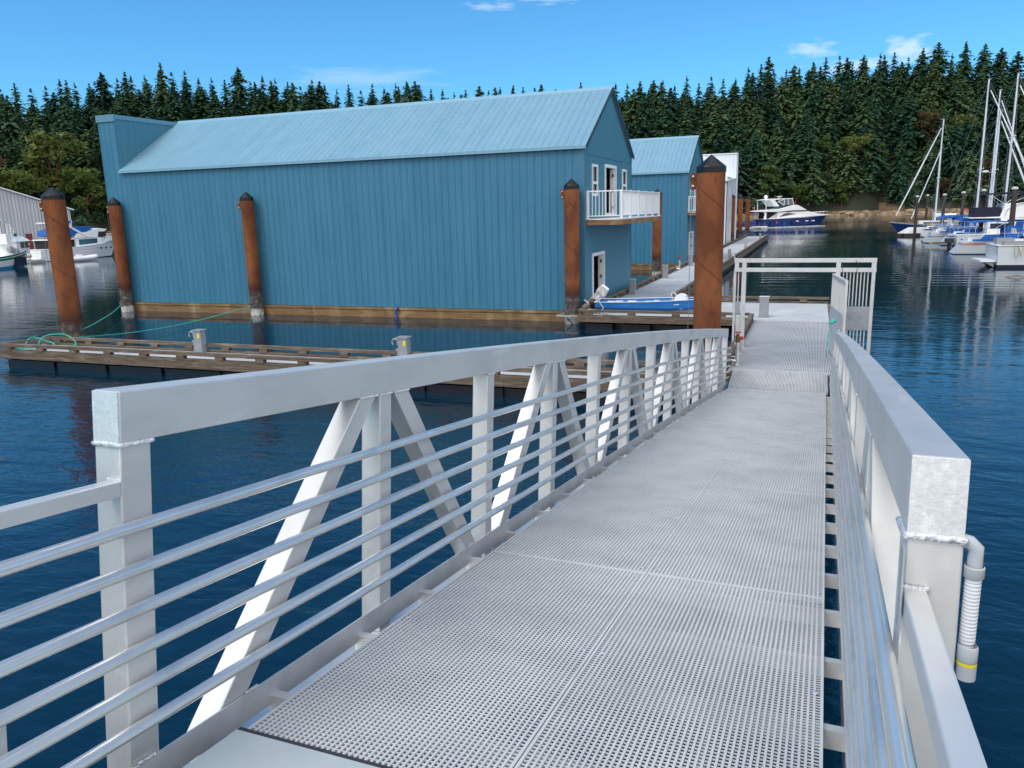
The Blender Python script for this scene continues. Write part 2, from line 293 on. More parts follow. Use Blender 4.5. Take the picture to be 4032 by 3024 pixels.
# ------------------------------------------------------------------ mesh helpers
class MB:
    def __init__(s): s.v = []; s.f = []; s.mi = []
    def add(s, vs, fs, mi=0):
        k = len(s.v); s.v += [tuple(p) for p in vs]; s.f += [tuple(i+k for i in f) for f in fs]; s.mi += [mi]*len(fs)
    def box(s, x0, x1, y0, y1, z0, z1, mi=0):
        s.hexa([(x0, y0, z0), (x1, y0, z0), (x1, y1, z0), (x0, y1, z0), (x0, y0, z1), (x1, y0, z1), (x1, y1, z1), (x0, y1, z1)], mi)
    def hexa(s, p, mi=0):
        s.add(p, [(0, 3, 2, 1), (4, 5, 6, 7), (0, 1, 5, 4), (1, 2, 6, 5), (2, 3, 7, 6), (3, 0, 4, 7)], mi)
    def bar(s, p, q, w, h, up=(0, 0, 1), mi=0):
        p = Vector(p); q = Vector(q); d = (q-p).normalized(); up = Vector(up)
        sx = d.cross(up)
        if sx.length < 1e-4: sx = d.cross(Vector((1, 0, 0)))
        sx.normalize(); sz = sx.cross(d); a = sx*w/2; b = sz*h/2
        s.hexa([p-a-b, p+a-b, q+a-b, q-a-b, p-a+b, p+a+b, q+a+b, q-a+b], mi)
    def tube(s, pts, r, n=8, mi=0, caps=True):
        pts = [Vector(p) for p in pts]; rs = r if isinstance(r, (list, tuple)) else [r]*len(pts)
        k = len(s.v); ref = None
        for i, p in enumerate(pts):
            d = (pts[min(i+1, len(pts)-1)]-pts[max(i-1, 0)]).normalized()
            if ref is None: ref = Vector((0, 0, 1)) if abs(d.z) < .9 else Vector((1, 0, 0))
            sx = d.cross(ref).normalized(); sy = sx.cross(d); ref = sy
            for j in range(n):
                a = 2*pi*j/n; s.v.append(tuple(p+(sx*cos(a)+sy*sin(a))*rs[i]))
        for i in range(len(pts)-1):
            for j in range(n):
                a = k+i*n+j; b = k+i*n+(j+1) % n
                s.f.append((a, b, b+n, a+n)); s.mi.append(mi)
        if caps:
            s.f.append(tuple(k+j for j in range(n-1, -1, -1))); s.mi.append(mi)
            s.f.append(tuple(k+(len(pts)-1)*n+j for j in range(n))); s.mi.append(mi)
    def lathe(s, prof, n=24, c=(0, 0, 0), mi=0):
        k = len(s.v)
        for r, z in prof:
            for j in range(n):
                a = 2*pi*j/n; s.v.append((c[0]+r*cos(a), c[1]+r*sin(a), c[2]+z))
        for i in range(len(prof)-1):
            for j in range(n):
                a = k+i*n+j; b = k+i*n+(j+1) % n
                s.f.append((a, b, b+n, a+n)); s.mi.append(mi)
    def prism(s, poly, y0, y1, mi=0, inset=0.):
        """polygon in x-z, extruded from y0 to y1"""
        n = len(poly); k = [(x, y0, z) for x, z in poly]+[(x, y1, z) for x, z in poly]
        s.add(k, [tuple(range(n)), tuple(range(2*n-1, n-1, -1))]+[((i+1) % n, i, n+i, n+(i+1) % n) for i in range(n)], mi)
    def prism_x(s, poly, x0, x1, mi=0):
        n = len(poly); k = [(x0, y, z) for y, z in poly]+[(x1, y, z) for y, z in poly]
        s.add(k, [tuple(range(n-1, -1, -1)), tuple(range(n, 2*n))]+[(i, (i+1) % n, n+(i+1) % n, n+i) for i in range(n)], mi)
    def plan(s, poly, z0, z1, mi=0):
        n = len(poly); k = [(x, y, z0) for x, y in poly]+[(x, y, z1) for x, y in poly]
        s.add(k, [tuple(range(n-1, -1, -1)), tuple(range(n, 2*n))]+[(i, (i+1) % n, n+(i+1) % n, n+i) for i in range(n)], mi)
    def taper(s, base, z0, top, z1, mi=0):
        n = len(base); k = [(x, y, z0) for x, y in base]+[(x, y, z1) for x, y in top]
        s.add(k, [tuple(range(n-1, -1, -1)), tuple(range(n, 2*n))]+[(i, (i+1) % n, n+(i+1) % n, n+i) for i in range(n)], mi)
    def sphere(s, c, r, n=10, m=7, mi=0):
        r = r if isinstance(r, (tuple, list)) else (r, r, r); k = len(s.v)
        for i in range(m+1):
            t = pi*i/m
            for j in range(n):
                a = 2*pi*j/n; s.v.append((c[0]+r[0]*sin(t)*cos(a), c[1]+r[1]*sin(t)*sin(a), c[2]+r[2]*cos(t)))
        for i in range(m):
            for j in range(n):
                a = k+i*n+j; b = k+i*n+(j+1) % n
                s.f.append((a, a+n, b+n, b)); s.mi.append(mi)
    def build(s, name, mats, parent=None, smooth=False, bevel=0., fix=True):
        me = bpy.data.meshes.new(name)
        off = Vector((0, 0, 0))
        if parent is not None and parent.get('_w'):
            off = Vector(parent['_w'])
            inherit = tuple(parent['_w'])
        else: inherit = None
        me.from_pydata([tuple(Vector(p)-off) for p in s.v], [], s.f)
        if not isinstance(mats, (list, tuple)): mats = [mats]
        for m in mats: me.materials.append(m)
        if len(mats) > 1:
            me.polygons.foreach_set('material_index', s.mi)
        if smooth: me.polygons.foreach_set('use_smooth', [True]*len(me.polygons))
        me.update()
        if fix:
            import bmesh
            bm = bmesh.new(); bm.from_mesh(me); bmesh.ops.recalc_face_normals(bm, faces=bm.faces); bm.to_mesh(me); bm.free()
        o = bpy.data.objects.new(name, me); COL.objects.link(o)
        if smooth and hasattr(me, 'set_sharp_from_angle'): me.set_sharp_from_angle(angle=radians(40))
        if bevel:
            b = o.modifiers.new('bevel', 'BEVEL'); b.width = bevel; b.segments = 2; b.limit_method = 'ANGLE'
        if parent is not None: o.parent = parent
        if inherit: o['_w'] = inherit
        return o
def tag(o, label=None, cat=None, group=None, kind=None):
    if label: o['label'] = label
    if cat: o['category'] = cat
    if group: o['group'] = group
    if kind: o['kind'] = kind
    return o
def empty(name, loc=(0, 0, 0), rz=0, world=False):
    """world=True: children are given in world coordinates"""
    o = bpy.data.objects.new(name, None); COL.objects.link(o); o.location = loc; o.rotation_euler = (0, 0, rz)
    o.empty_display_size = .2
    if world: o['_w'] = tuple(loc)
    return o
def copy_tree(o, parent=None):
    c = o.copy(); COL.objects.link(c)
    if parent is not None: c.parent = parent
    for ch in [x for x in o.children]:
        copy_tree(ch, c)
    return c
def textmesh(body, size, name, m, parent, loc, rot, spacing=1.0, shear=0.):
    cu = bpy.data.curves.new(name, 'FONT'); cu.body = body; cu.size = size; cu.extrude = .004; cu.align_x = 'CENTER'; cu.align_y = 'CENTER'
    cu.space_character = spacing; cu.shear = shear
    t = bpy.data.objects.new(name+'_tmp', cu); COL.objects.link(t)
    me = bpy.data.meshes.new_from_object(t.evaluated_get(bpy.context.evaluated_depsgraph_get()))
    bpy.data.objects.remove(t); me.materials.clear(); me.materials.append(m)
    o = bpy.data.objects.new(name, me); COL.objects.link(o); o.parent = parent; o.location = loc; o.rotation_euler = rot
    return o
rnd = random.Random(7)
# ------------------------------------------------------------------ water, shore, hills
def polar(az, r, z): a = radians(az); return (r*sin(a), r*cos(a), z)
def shore_r(az):
    pts = [(-75, 240), (-55, 262), (-48, 268), (-30, 262), (-5, 262), (0, 278), (4.5, 293), (11, 302), (30, 330)]
    for (a, ra), (b, rb) in zip(pts, pts[1:]):
        if a <= az <= b:
            return ra+(rb-ra)*(az-a)/(b-a)+2.2*sin(az*2.1)+1.2*sin(az*5.3)
    return 262
wm = bpy.data.materials.new('sea_water'); wm.use_nodes = True; t = wm.node_tree; b = t.nodes['Principled BSDF']
b.inputs['Base Color'].default_value = (.001, .019, .040, 1); b.inputs['Roughness'].default_value = .03; b.inputs['IOR'].default_value = 1.333
tcn = t.nodes.new('ShaderNodeTexCoord')
def wave(scale, st, rot, detail, dist):
    mp = t.nodes.new('ShaderNodeMapping'); mp.inputs['Scale'].default_value = st; mp.inputs['Rotation'].default_value = (0, 0, radians(rot))
    t.links.new(tcn.outputs['Object'], mp.inputs[0])
    ns = t.nodes.new('ShaderNodeTexNoise'); ns.inputs['Scale'].default_value = scale; ns.inputs['Detail'].default_value = detail; ns.inputs['Distortion'].default_value = .4
    t.links.new(mp.outputs[0], ns.inputs[0])
    m = t.nodes.new('ShaderNodeMath'); m.operation = 'MULTIPLY'; m.inputs[1].default_value = dist
    t.links.new(ns.outputs['Fac'], m.inputs[0]); return m.outputs[0]
def addn(a, b_):
    m = t.nodes.new('ShaderNodeMath'); m.operation = 'ADD'; t.links.new(a, m.inputs[0]); t.links.new(b_, m.inputs[1]); return m.outputs[0]
# calm and ruffled patches
pz = t.nodes.new('ShaderNodeTexNoise'); pz.inputs['Scale'].default_value = .045; pz.inputs['Detail'].default_value = 2
t.links.new(tcn.outputs['Object'], pz.inputs[0])
pr_ = t.nodes.new('ShaderNodeMapRange'); pr_.inputs['From Min'].default_value = .4; pr_.inputs['From Max'].default_value = .62
pr_.inputs['To Min'].default_value = .2; pr_.inputs['To Max'].default_value = 1.
t.links.new(pz.outputs['Fac'], pr_.inputs['Value'])
hsum = addn(addn(wave(.45, (1, 1.9, 1), 12, 2, .022), wave(2.0, (1, 2.0, 1), -14, 3, .0085)), wave(7.0, (1, 1.8, 1), 20, 3, .0020))
mm = t.nodes.new('ShaderNodeMath'); mm.operation = 'MULTIPLY'; t.links.new(hsum, mm.inputs[0])
# the yacht's wash: a ruffled band in the channel, and its long low waves reaching the dock
sxyz = t.nodes.new('ShaderNodeSeparateXYZ'); t.links.new(tcn.outputs['Object'], sxyz.inputs[0])
def wm_(op, x, y):
    n_ = t.nodes.new('ShaderNodeMath'); n_.operation = op
    for i, v in enumerate((x, y)):
        if isinstance(v, (int, float)): n_.inputs[i].default_value = v
        else: t.links.new(v, n_.inputs[i])
    return n_.outputs[0]
def band(v, centre, w0, w1):
    mr_ = t.nodes.new('ShaderNodeMapRange'); mr_.interpolation_type = 'SMOOTHSTEP'; mr_.inputs['From Min'].default_value = w1; mr_.inputs['From Max'].default_value = w0
    t.links.new(wm_('ABSOLUTE', wm_('SUBTRACT', v, centre), 0), mr_.inputs['Value']); return mr_.outputs[0]
def rightof(x0, w):
    mr_ = t.nodes.new('ShaderNodeMapRange'); mr_.inputs['From Min'].default_value = x0; mr_.inputs['From Max'].default_value = x0+w; t.links.new(sxyz.outputs[0], mr_.inputs['Value']); return mr_.outputs[0]
wob = wm_('MULTIPLY', pz.outputs['Fac'], 14.)
v1 = wm_('ADD', wm_('MULTIPLY', sxyz.outputs[0], -.6), wm_('ADD', sxyz.outputs[1], wob))
b1 = wm_('MULTIPLY', band(v1, 163., 7., 17.), rightof(-16., 8.))
nr_ = t.nodes.new('ShaderNodeMapRange'); nr_.inputs['From Min'].default_value = 24; nr_.inputs['From Max'].default_value = 9; nr_.inputs['To Max'].default_value = 1.7; t.links.new(sxyz.outputs[1], nr_.inputs['Value'])
t.links.new(wm_('ADD', wm_('ADD', pr_.outputs[0], nr_.outputs[0]), wm_('MULTIPLY', b1, 3.0)), mm.inputs[1])
v2 = wm_('ADD', wm_('MULTIPLY', sxyz.outputs[0], -.05), wm_('ADD', sxyz.outputs[1], wm_('MULTIPLY', wob, .6)))
b2 = wm_('MULTIPLY', band(v2, 52., 1.5, 6.5), rightof(-3.6, 1.))
swell = wm_('MULTIPLY', wm_('MULTIPLY', wm_('SINE', wm_('MULTIPLY', v2, 4.2), 0), .006), b2)
msum = wm_('ADD', mm.outputs[0], swell)
bp = t.nodes.new('ShaderNodeBump'); bp.inputs['Strength'].default_value = 1; bp.inputs['Distance'].default_value = 1.0
t.links.new(msum, bp.inputs['Height']); t.links.new(bp.outputs[0], b.inputs['Normal'])
w_ = MB(); w_.add([(-900, -300, 0), (700, -300, 0), (700, 900, 0), (-900, 900, 0)], [(0, 1, 2, 3)])
tag(w_.build('water', wm), kind='structure')

def crest(az):   # elevation angle of the treetops seen from the gangway
    pts = [(-75, 7), (-53, 7.9), (-46, 9.1), (-39, 9.35), (-33, 8.9), (-27, 8.1), (-19, 7.7), (-16, 7.9), (-13, 8.6), (-7, 8.4), (-4, 8.9), (4, 9.1), (8, 8.8), (11, 8.3), (30, 7)]
    for (a, ra), (b_, rb) in zip(pts, pts[1:]):
        if a <= az <= b_: return ra+(rb-ra)*(az-a)/(b_-a)
    return 7
def hill_z(az, d):      # ground height d metres behind the shoreline
    top = (shore_r(az)+70)*math.tan(radians(crest(az)-(.5 if az < -30 else (-.1 if az < -15 else .4))))+CAMZ-15.2
    if d < 0: return d*.25
    if d < 3: return .5*d
    k = min(1, (d-3)/67.0); k = k**.82
    return 1.5+(top-1.5)*k+(0 if d < 70 else -(d-70)*.05)
hb = MB(); azs = [a*.75 for a in range(-100, 41)]
ds = [-8, -2, 0, 1.5, 3, 5, 9, 15, 22, 30, 40, 50, 60, 70, 90, 140, 260]
for a in azs:
    for i, d in enumerate(ds):
        jit = 0 if d < 0 else .35*sin(a*7+d)+.3*sin(a*3.1+d*.6)
        hb.v.append(polar(a, shore_r(a)+d, hill_z(a, d)+jit*(0.4 if d < 5 else 1)))
n = len(ds)
for i in range(len(azs)-1):
    for j in range(n-1):
        hb.f.append((i*n+j, i*n+j+1, (i+1)*n+j+1, (i+1)*n+j)); hb.mi.append(1 if ds[j] < 3 else 0)
hb.mi = []
for i in range(len(azs)-1):
    for j in range(n-1):
        a = azs[i]; bankzone = 3.0 < a < 4.6 and ds[j] < 5
        hb.mi.append(1 if ds[j] < 1.5 else (2 if ds[j] < 3 or bankzone else 0))
tag(hb.build('hills', [soil_m, rock_m, bank_m], smooth=True), kind='structure')

# shoreline rocks: one uncountable scatter
rb = MB(); rr = random.Random(3)
for i in range(1500):
    az = rr.uniform(-56, 14); r = shore_r(az)+rr.uniform(-1.8, 2.6); s = rr.uniform(.2, .65)*(1.7 if rr.random() < .1 else 1)
    if 2 < az < 9: s *= 1.2
    c = polar(az, r, hill_z(az, r-shore_r(az))+s*.1); yaw = radians(az)+rr.uniform(-.5, .5)
    pts = []
    for dx, dy, dz in ((-1, -1, -1), (1, -1, -1), (1, 1, -1), (-1, 1, -1), (-1, -1, 1), (1, -1, 1), (1, 1, 1), (-1, 1, 1)):
        x = dx*s*rr.uniform(.8, 1.7); y = dy*s*rr.uniform(.5, 1); z = dz*s*rr.uniform(.25, .45)
        if dz > 0: x *= .7; y *= .7
        pts.append((c[0]+x*cos(yaw)+y*sin(yaw), c[1]-x*sin(yaw)+y*cos(yaw), c[2]+z))
    rb.hexa(pts)
tag(rb.build('shoreline_rocks', rock_m), kind='stuff')

# ------------------------------------------------------------------ trees
def conifer_mesh(seed, H=22., R=4.2, sparse=False, top_narrow=1.0, n_wh=34, segs=6):
    r_ = random.Random(seed); m = MB()
    zb = .10*H
    for w in range(n_wh):
        f = w/(n_wh-1); z = zb+(H*.985-zb)*f
        prof = min(1., (1-f)/.66)**(.85*top_narrow)*(1-.25*max(0, .18-f)/.18)
        nb = 11 if f < .6 else (9 if f < .85 else 6)
        if sparse: nb = max(4, nb-3)
        a0 = r_.uniform(0, 6.28); gust = r_.uniform(.70, 1.15)
        for j in range(nb):
            a = a0+2*pi*j/nb+r_.uniform(-.3, .3)
            L = R*prof*gust*r_.uniform(.55, 1.22)+.35
            if r_.random() < .07: continue
            dx, dy = cos(a), sin(a); zz = z+r_.uniform(-.55, .55)
            up = .35 if f > .7 else (.1 if f > .4 else -.12)
            k = max(2, int(segs*min(1, L/2.2)))
            for q in range(k):
                t0 = (q+.35)/k; t0 = min(.97, t0+r_.uniform(-.08, .08))
                px = dx*L*t0; py = dy*L*t0; pz = zz+L*(up*t0-.38*t0*t0)
                wd = (.85+.4*(1-t0))*r_.uniform(.7, 1.3)*(.6+.6*L/R); ln = L/k*r_.uniform(1.0, 1.7)+.25
                ox, oy = -dy, dx; dr = -.22-r_.uniform(0, .3)
                tilt = r_.uniform(-.35, .35)
                p0 = (px-dx*ln*.45, py-dy*ln*.45, pz+.05)
                p1 = (px+ox*wd*.5, py+oy*wd*.5, pz+tilt*wd*.5-.12)
                p2 = (px+dx*ln*.6, py+dy*ln*.6, pz+dr*ln)
                p3 = (px-ox*wd*.5, py-oy*wd*.5, pz-tilt*wd*.5-.12)
                m.add([p0, p1, p2, p3], [(0, 1, 2, 3)])
                # hanging fringe seen from the side
                if r_.random() < .55:
                    h = r_.uniform(.3, .75)*(.5+.6*L/R)
                    m.add([p1, p3, ((p3[0]+p2[0])/2, (p3[1]+p2[1])/2, p3[2]-h), ((p1[0]+p2[0])/2, (p1[1]+p2[1])/2, p1[2]-h*.8)], [(0, 1, 2, 3)])
    for q in range(3):   # leader
        a = q*pi/2; m.add([(0, 0, H*1.01), (.16*cos(a), .16*sin(a), H*.93), (.16*cos(a+1), .16*sin(a+1), H*.93)], [(0, 1, 2)])
    return m
def trunk_mesh(H, r0=.32):
    m = MB(); m.tube([(0, 0, -1.5), (.05, 0, H*.3), (-.05, .05, H*.65), (0, 0, H*.97)], [r0, r0*.8, r0*.45, .03], 6); return m
def round_mesh(seed, H=12., R=5., lobes=16, leaves=90, leaf=.5, lo=.3):
    r_ = random.Random(seed); m = MB(); cs = []
    for i in range(lobes):
        a = r_.uniform(0, 6.28); f = r_.uniform(lo, .93); rr_ = R*sqrt(max(.05, 1-((f-.55)/.5)**2))*r_.uniform(.25, .95)
        cs.append((rr_*cos(a), rr_*sin(a), H*f, R*r_.uniform(.22, .40)))
    for cx, cy, cz, s in cs:
        for k in range(leaves):
            u = r_.gauss(0, 1); v = r_.gauss(0, 1); w2 = r_.gauss(0, 1); l = sqrt(u*u+v*v+w2*w2)+1e-6
            d = s*r_.uniform(.65, 1.05); x, y, z = cx+u/l*d, cy+v/l*d, cz+w2/l*d*.72
            e1 = Vector((r_.gauss(0, 1), r_.gauss(0, 1), r_.gauss(0, .5))).normalized(); e2 = e1.cross(Vector((r_.gauss(0, 1), r_.gauss(0, 1), r_.gauss(0, 1)))).normalized()
            p = Vector((x, y, z)); q = leaf*r_.uniform(.6, 1.3)
            m.add([p-e1*q, p+e2*q*.6, p+e1*q, p-e2*q*.6], [(0, 1, 2, 3)])
    return m, cs
def limb_mesh(H, cs, r0=.3):
    m = MB(); m.tube([(0, 0, -1.5), (.3, .1, H*.25), (.1, -.1, H*.45)], [r0, r0*.75, r0*.5], 6)
    for cx, cy, cz, s in cs[:9]: m.tube([(.1, -.1, H*.35), (cx*.5, cy*.5, (cz+H*.35)*.5), (cx, cy, cz)], [r0*.4, r0*.25, .05], 5)
    return m
def tree_root(name, crown_b, crown_m, trunk_b, trunk_m):
    e = empty(name); c = crown_b.build('crown', crown_m, e, fix=False); t_ = trunk_b.build('trunk', trunk_m, e, fix=False); return e
protos = []
for i in range(8):
    H = 17.5
    e = tree_root('conifer', conifer_mesh(100+i, H, [5.9, 5.2, 6.6, 5.6, 4.4, 6.3, 4.7, 5.8][i], sparse=(i in (4, 6)), top_narrow=[1, .8, 1.1, 1.2, .9, 1, 1.35, .8][i]), fir_leaf, trunk_mesh(H), bark)
    protos.append(e)
used = [False]*8
tr = random.Random(11)
rows = []
def row(d, a0, a1, step, scale=(.8, 1.15)):
    az = a0+tr.uniform(0, step)
    while az < a1:
        if not (3.0 < az < 4.4 and d < 9): rows.append((az+tr.uniform(-.25, .25)*step, d+tr.uniform(-2.5, 2.5), tr.uniform(*scale)))
        az += step
for d, st in ((67, 1.08), (58, 1.22)): row(d, -55.5, 13.5, st, (.85, 1.15))
row(48, -55.5, -42.0, 1.5); row(48, -20, 13.5, 1.45)
for d, st in ((39, 1.5), (30, 1.55)): row(d, -55.5, -42.5, st+.2); row(d, -14.5, 13.5, st)
for d, st in ((22, 1.6), (14, 1.7), (7, 1.8)): row(d, -14.2, 13.5, st, (.75, 1.1))
row(20, -55.5, -42.5, 2.2, (.8, 1.1))
print('conifers', len(rows))
rows = rows[:298]
for (az, d, s) in rows:
    i = tr.randrange(8)
    if d > 55 and tr.random() < .3: i = tr.choice((4, 6))
    if used[i]: o = copy_tree(protos[i])
    else: o = protos[i]; used[i] = True
    o.location = polar(az, shore_r(az)+d, hill_z(az, max(0, d))-.3)
    hs = s*(1.0 if d > 40 else .92)
    if d > 55: hs *= tr.uniform(.70, 1.12)
    w = s*tr.uniform(.9, 1.2); o.scale = (w, w, hs); o.rotation_euler = (tr.uniform(-.03, .03), tr.uniform(-.03, .03), tr.uniform(0, 6.28))
    band = 'on the skyline' if d > 54 else ('half-way up the slope' if d > 26 else 'low on the slope')
    zone = 'left of the large blue boathouse' if az < -42 else ('above the large blue boathouse roof' if az < -15 else ('between the blue boathouse gable and the navy yacht' if az < -3.5 else ('between the navy yacht and the lone sailboat mast' if az < 7.5 else 'behind the tall masts at the right')))
    tag(o, 'dark green conifer '+band+', '+zone, 'tree', 'conifers on the hillside')
for i in range(8):
    if not used[i]:
        for ch in list(protos[i].children): bpy.data.objects.remove(ch)
        bpy.data.objects.remove(protos[i])
# understorey and far wood filling the gaps: one mass
us = MB(); ur = random.Random(5)
def clump(p, s, nleaf):
    for k in range(nleaf):
        u = Vector((ur.gauss(0, 1), ur.gauss(0, 1), ur.gauss(0, 1))).normalized()*s*ur.uniform(.5, 1); u.z = abs(u.z)*1.2
        c = Vector(p)+u; e1 = Vector((ur.gauss(0, 1), ur.gauss(0, 1), ur.gauss(0, .4))).normalized(); e2 = e1.cross(Vector((ur.gauss(0, 1), ur.gauss(0, 1), ur.gauss(0, 1)))).normalized(); q = ur.uniform(.4, .9)
        us.add([c-e1*q, c+e2*q*.6, c+e1*q, c-e2*q*.6], [(0, 1, 2, 3)])
for i in range(1500):
    az = ur.uniform(-56, 14); d = 4+62*ur.random()
    if 3.1 < az < 4.3 and d < 6.5: continue
    clump(polar(az, shore_r(az)+d, hill_z(az, d)), ur.uniform(1.6, 3.6), 46)
for i in range(90):
    m_ = conifer_mesh(900+i % 5, 19, 4.2, n_wh=18, segs=3); az = -56+i*.79; d = ur.uniform(76, 95)
    c = polar(az, shore_r(az)+d, hill_z(az, d)); k = len(us.v)
    us.v += [(x+c[0], y+c[1], z+c[2]) for x, y, z in m_.v]; us.f += [tuple(q+k for q in f) for f in m_.f]; us.mi += m_.mi
tag(us.build('forest_undergrowth', fir_leaf, fix=False), kind='stuff')
# lighter broadleaf trees near the shore
rp = []
for i in range(3):
    mb_, cs = round_mesh(50+i, 13, 5.2, lobes=20); rp.append((mb_, cs))
def broad(az, d, s, v, m, label, name='broadleaf_tree', grp=None):
    mb_, cs = rp[v]; e = empty(name, polar(az, shore_r(az)+d, hill_z(az, max(0, d))-.3), tr.uniform(0, 6)); e.scale = (s, s, s*tr.uniform(.9, 1.1))
    c = MB(); c.v = mb_.v; c.f = mb_.f; c.mi = mb_.mi; c.build('crown', m, e, fix=False); limb_mesh(13, cs).build('trunk', bark_red, e, fix=False)
    tag(e, label, 'tree', grp)
broad(-49.9, 11, 1.75, 0, olive_leaf, 'big rounded yellow-green tree rising above the grey corrugated shed roof')
broad(-51.9, 7, 1.25, 1, olive_leaf, 'olive green bushy tree at the left edge above the grey shed roof')
broad(-53.3, 12, 1.2, 2, brown_leaf, 'brownish open tree at the far left edge of the hillside')
broad(-48.4, 6, 1.2, 2, olive_leaf, 'olive tree directly right of the top of the large left pile')
broad(-47.0, 6, .95, 1, olive_leaf, 'low olive tree above the white motor yacht with blue canopy')
broad(-45.6, 6, 1.15, 0, olive_leaf, 'olive tree hugging the left corner of the large blue boathouse')
broad(-46.8, 17, 1.15, 0, dark_broad, 'dark green rounded tree halfway up the slope left of the large blue boathouse')
broad(-51.0, 20, 1.2, 2, dark_broad, 'dark bushy tree behind the big yellow-green tree on the left')
broad(-44.0, 8, 1.1, 2, dark_broad, 'dark broadleaf tree partly hidden by the false front of the blue boathouse')
broad(-54.5, 7, 1.3, 0, olive_leaf, 'olive tree cut by the left edge of the picture')
broad(-3.3, 6, 1.0, 0, olive_leaf, 'rounded olive tree on the slope right behind the cruising navy yacht')
broad(-1.3, 4, .62, 1, olive_leaf, 'small olive tree on the shore right above the navy yacht bow')
broad(-.1, 22, .95, 2, olive_leaf, 'pale olive tree standing midway up the slope above the yacht')
broad(2.2, 19, 1.0, 1, olive_leaf, 'open olive tree on the slope above the bare brown bank')
broad(3.4, 16, .8, 0, olive_leaf, 'olive tree directly above the right end of the brown bank')
broad(5.9, 30, 1.05, 2, brown_leaf, 'reddish brown tree among dark conifers left of the lone sailboat mast')
broad(8.0, 27, .95, 0, olive_leaf, 'olive crown among conifers at the top of the lone sailboat mast')
broad(5.7, 44, .8, 1, olive_leaf, 'small light green tree high on the slope left of the tall masts')
broad(9.2, 9, .8, 2, brown_leaf, 'brown shrubby tree on the shore behind the tall masts')
broad(1.5, 4, .6, 0, olive_leaf, 'bushy olive tree at the left end of the brown bank')
broad(7.4, 5, .6, 1, brown_leaf, 'brown shrubby tree on the bank behind the dark timber piles')
broad(-6.0, 5, .9, 2, dark_broad, 'dark bushy tree at the water just left of the yacht flybridge')
broad(.2, 5, .85, 0, dark_broad, 'dark green rounded tree on the shore right of the yacht bow')
broad(-8.0, 8, 1.0, 1, dark_broad, 'dark broadleaf tree behind the three rusty piles in a row')

